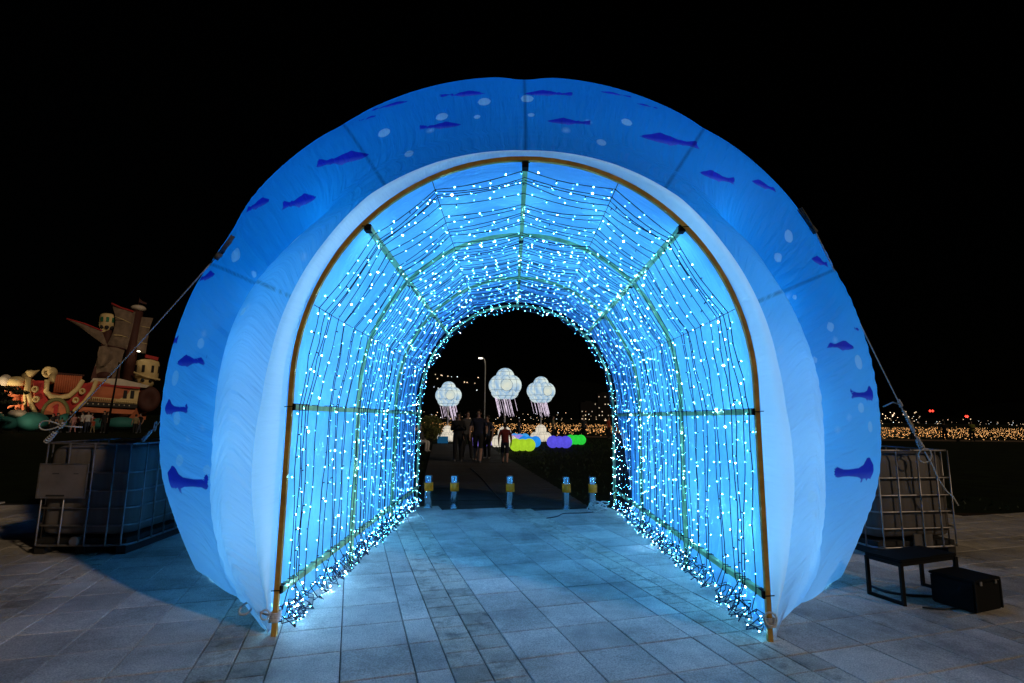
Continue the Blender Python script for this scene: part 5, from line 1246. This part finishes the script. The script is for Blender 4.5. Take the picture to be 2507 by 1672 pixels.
# floodlights that stand before the float
def floodlight(x, y, tgt, e, label, ang=70):
    t_ = empty('floodlight', (x, y, -.06)); tag(t_, label, 'floodlight', 'floodlights before the ship float')
    mb = MB(); mb.box((0, 0, .03), (.4, .3, .05)); mb.build('stand', M['black_metal'], t_)
    mb = MB(); mb.bevbox((0, 0, .25), (.36, .16, .28), .02); hd = mb.build('lamp_housing', M['black_metal'], t_)
    ld = bpy.data.lights.new('flood', 'SPOT'); ld.energy = e; ld.color = (1.0, .78, .48); ld.spot_size = R_(ang); ld.spot_blend = .7; ld.shadow_soft_size = .12
    lo = bpy.data.objects.new('flood', ld); COL.objects.link(lo); lo.parent = t_; lo.location = (0, .2, .42); dv = Vector(tgt) - Vector((x, y + .2, .36)); lo.rotation_euler = dv.to_track_quat('-Z', 'Y').to_euler()
floodlight(-41.5, 38.6, (-41.0, 44.5, 2.6), 1700, 'dark floodlight on the grass before the bow of the float')
floodlight(-37.6, 39.0, (-37.0, 45.0, 2.4), 190, 'dark floodlight on the grass before the middle of the float')
floodlight(-38.5, 37.5, (-36.0, 46.5, 9.0), 330, 'dark floodlight aimed up at the sails of the float', 45)
mb = MB(); mb.bevbox((zx(1155), -1.2, zz(620)), (.30, .2, .06), .02); mb.build('deck_lamp', glow('deck_lamp', (1, .9, .7), 9), ship)
# ground barrier and crowd
bar = empty('barrier_fence', (-38, 42.6, -.06)); tag(bar, 'low dark barrier fence in front of the ship float', 'fence')
mb = MB(); mb.tube([(-9, 0, .45), (9, 0, .45)], .03, 6); mb.build('top_bar', M['black_metal'], bar)
mb = MB(); mb.tube([(-9, 0, .15), (9, 0, .15)], .025, 6); mb.build('lower_bar', M['black_metal'], bar)
for k in range(13):
    mb = MB(); mb.box((-9 + k * 1.5, 0, .24), (.05, .05, .48)); mb.build('post', M['black_metal'], bar)
crowd = [(470, 'black_cloth', 'black_cloth', 'stand', 1.5, 'person in black by the round door of the float'), (510, 'grey_cloth', 'black_cloth', 'walk', 1.55, 'person in grey between the round door and the crowd'), (548, 'khaki_cloth', 'black_cloth', 'phone', 1.2, 'small person in khaki at the left of the crowd'), (615, 'black_cloth', 'denim', 'stand', 1.72, 'tall person in black at the back of the crowd'), (648, 'pink_cloth', 'pink_cloth', 'walk', 1.5, 'person in pale pink in the middle of the crowd'), (685, 'pink_cloth', 'khaki_cloth', 'stand', 1.35, 'shorter person in pink beside the taller pink one'), (722, 'white_cloth', 'black_cloth', 'phone', 1.7, 'person in white shirt with head bowed'), (770, 'white_cloth', 'denim', 'walk', 1.7, 'person in white leaning towards a child'), (800, 'pink_cloth', 'denim', 'stand', 1.6, 'person in pink at the right of the crowd'), (822, 'orange_cloth', 'khaki_cloth', 'walk', 1.1, 'small child in orange in front of the crowd'), (910, 'black_cloth', 'black_cloth', 'stand', 1.75, 'person in black left of the dark lamp pole'), (940, 'black_cloth', 'black_cloth', 'phone', 1.7, 'person in black right beside the dark lamp pole'), (1185, 'khaki_cloth', 'black_cloth', 'stand', 1.5, 'person in khaki near the stern of the float'), (1225, 'black_cloth', 'denim', 'walk', 1.6, 'person in black closest to the arch on the left'), (10, 'grey_cloth', 'black_cloth', 'stand', 1.6, 'person in grey at the far left edge')]
for k, (a, s_, p_, pose, h, lb) in enumerate(crowd):
    person(((SX + zx(a)) * (41.6 + (k % 3) * .35) / 46.5, 41.6 + (k % 3) * .35), h, (k * 1.9) % 6.28, pose, s_, p_, lb, 'visitors before the ship float', z0=-.06)
t = empty('lamp_pole', ((SX + zx(945)) * 40.5 / 46.5, 40.5, -.06)); tag(t, 'thin dark unlit pole standing before the ship float', 'pole')
mb = MB(); mb.tube([(0, 0, 0), (.25, 0, 4.0), (.32, 0, 5.5)], [.09, .06, .05], 8); mb.build('shaft', M['black_metal'], t, True)
# small dark tree at the left edge
t = empty('young_tree', (-37.3, 38.0, -.06)); tag(t, 'small dark sparse tree at the far left before the float', 'tree')
mb = MB(); mb.tube([(0, 0, 0), (.06, 0, 1.2), (.25, 0, 2.4), (.5, 0, 3.3)], [.07, .05, .035, .012], 6); mb.build('trunk', M['bark'], t, True)
for a, b, c in ((.5, 1.2, 3.0), (1.5, .3, 3.15), (-.3, -.2, 2.9), (1.2, 0, 2.2)):
    mb = MB(); mb.tube([(.12, 0, 1.6), (a * .5, b * .3, (1.6 + c) / 2 + .2), (a, b * .5, c)], [.03, .02, .008], 5); mb.build('branch', M['bark'], t, True)
for k, (x, y, z, a, b) in enumerate(((.9, 0, 3.25, .9, .22), (.2, .1, 2.9, .6, .2), (1.3, 0, 2.25, .75, .18), (1.6, .2, 3.0, .5, .16))):
    foliage(260, (a, .5, b), (x, y, z), .085, rr).build('leaf_cluster', M['leaf_dark'], t)

# ---- grass blades on the near lawn round the lanterns
gr_ = random.Random(11); mb = MB()
for q in range(9000):
    y = gr_.uniform(9.6, 40); x = gr_.uniform(-6.5, 9.5)
    if abs(x - wx(y)) < 1.62 and y < 30: continue
    h_ = gr_.uniform(.02, .055) * (1 + y / 40); a = gr_.uniform(0, 3.14); w_ = .012 + y * .0006; dx_, dy_ = math.cos(a) * w_, math.sin(a) * w_
    mb.add([(x - dx_, y - dy_, -.06), (x + dx_, y + dy_, -.06), (x + gr_.uniform(-.03, .03), y + gr_.uniform(-.03, .03), -.06 + h_)], [(0, 1, 2)])
M['blade'] = mat('grass_blade', (0.011, 0.026, 0.005), 0.7, var=.5, scale=4)
tag(mb.build('grass', M['blade']), 'short green grass around the lanterns beyond the boardwalk', 'grass', kind='stuff')
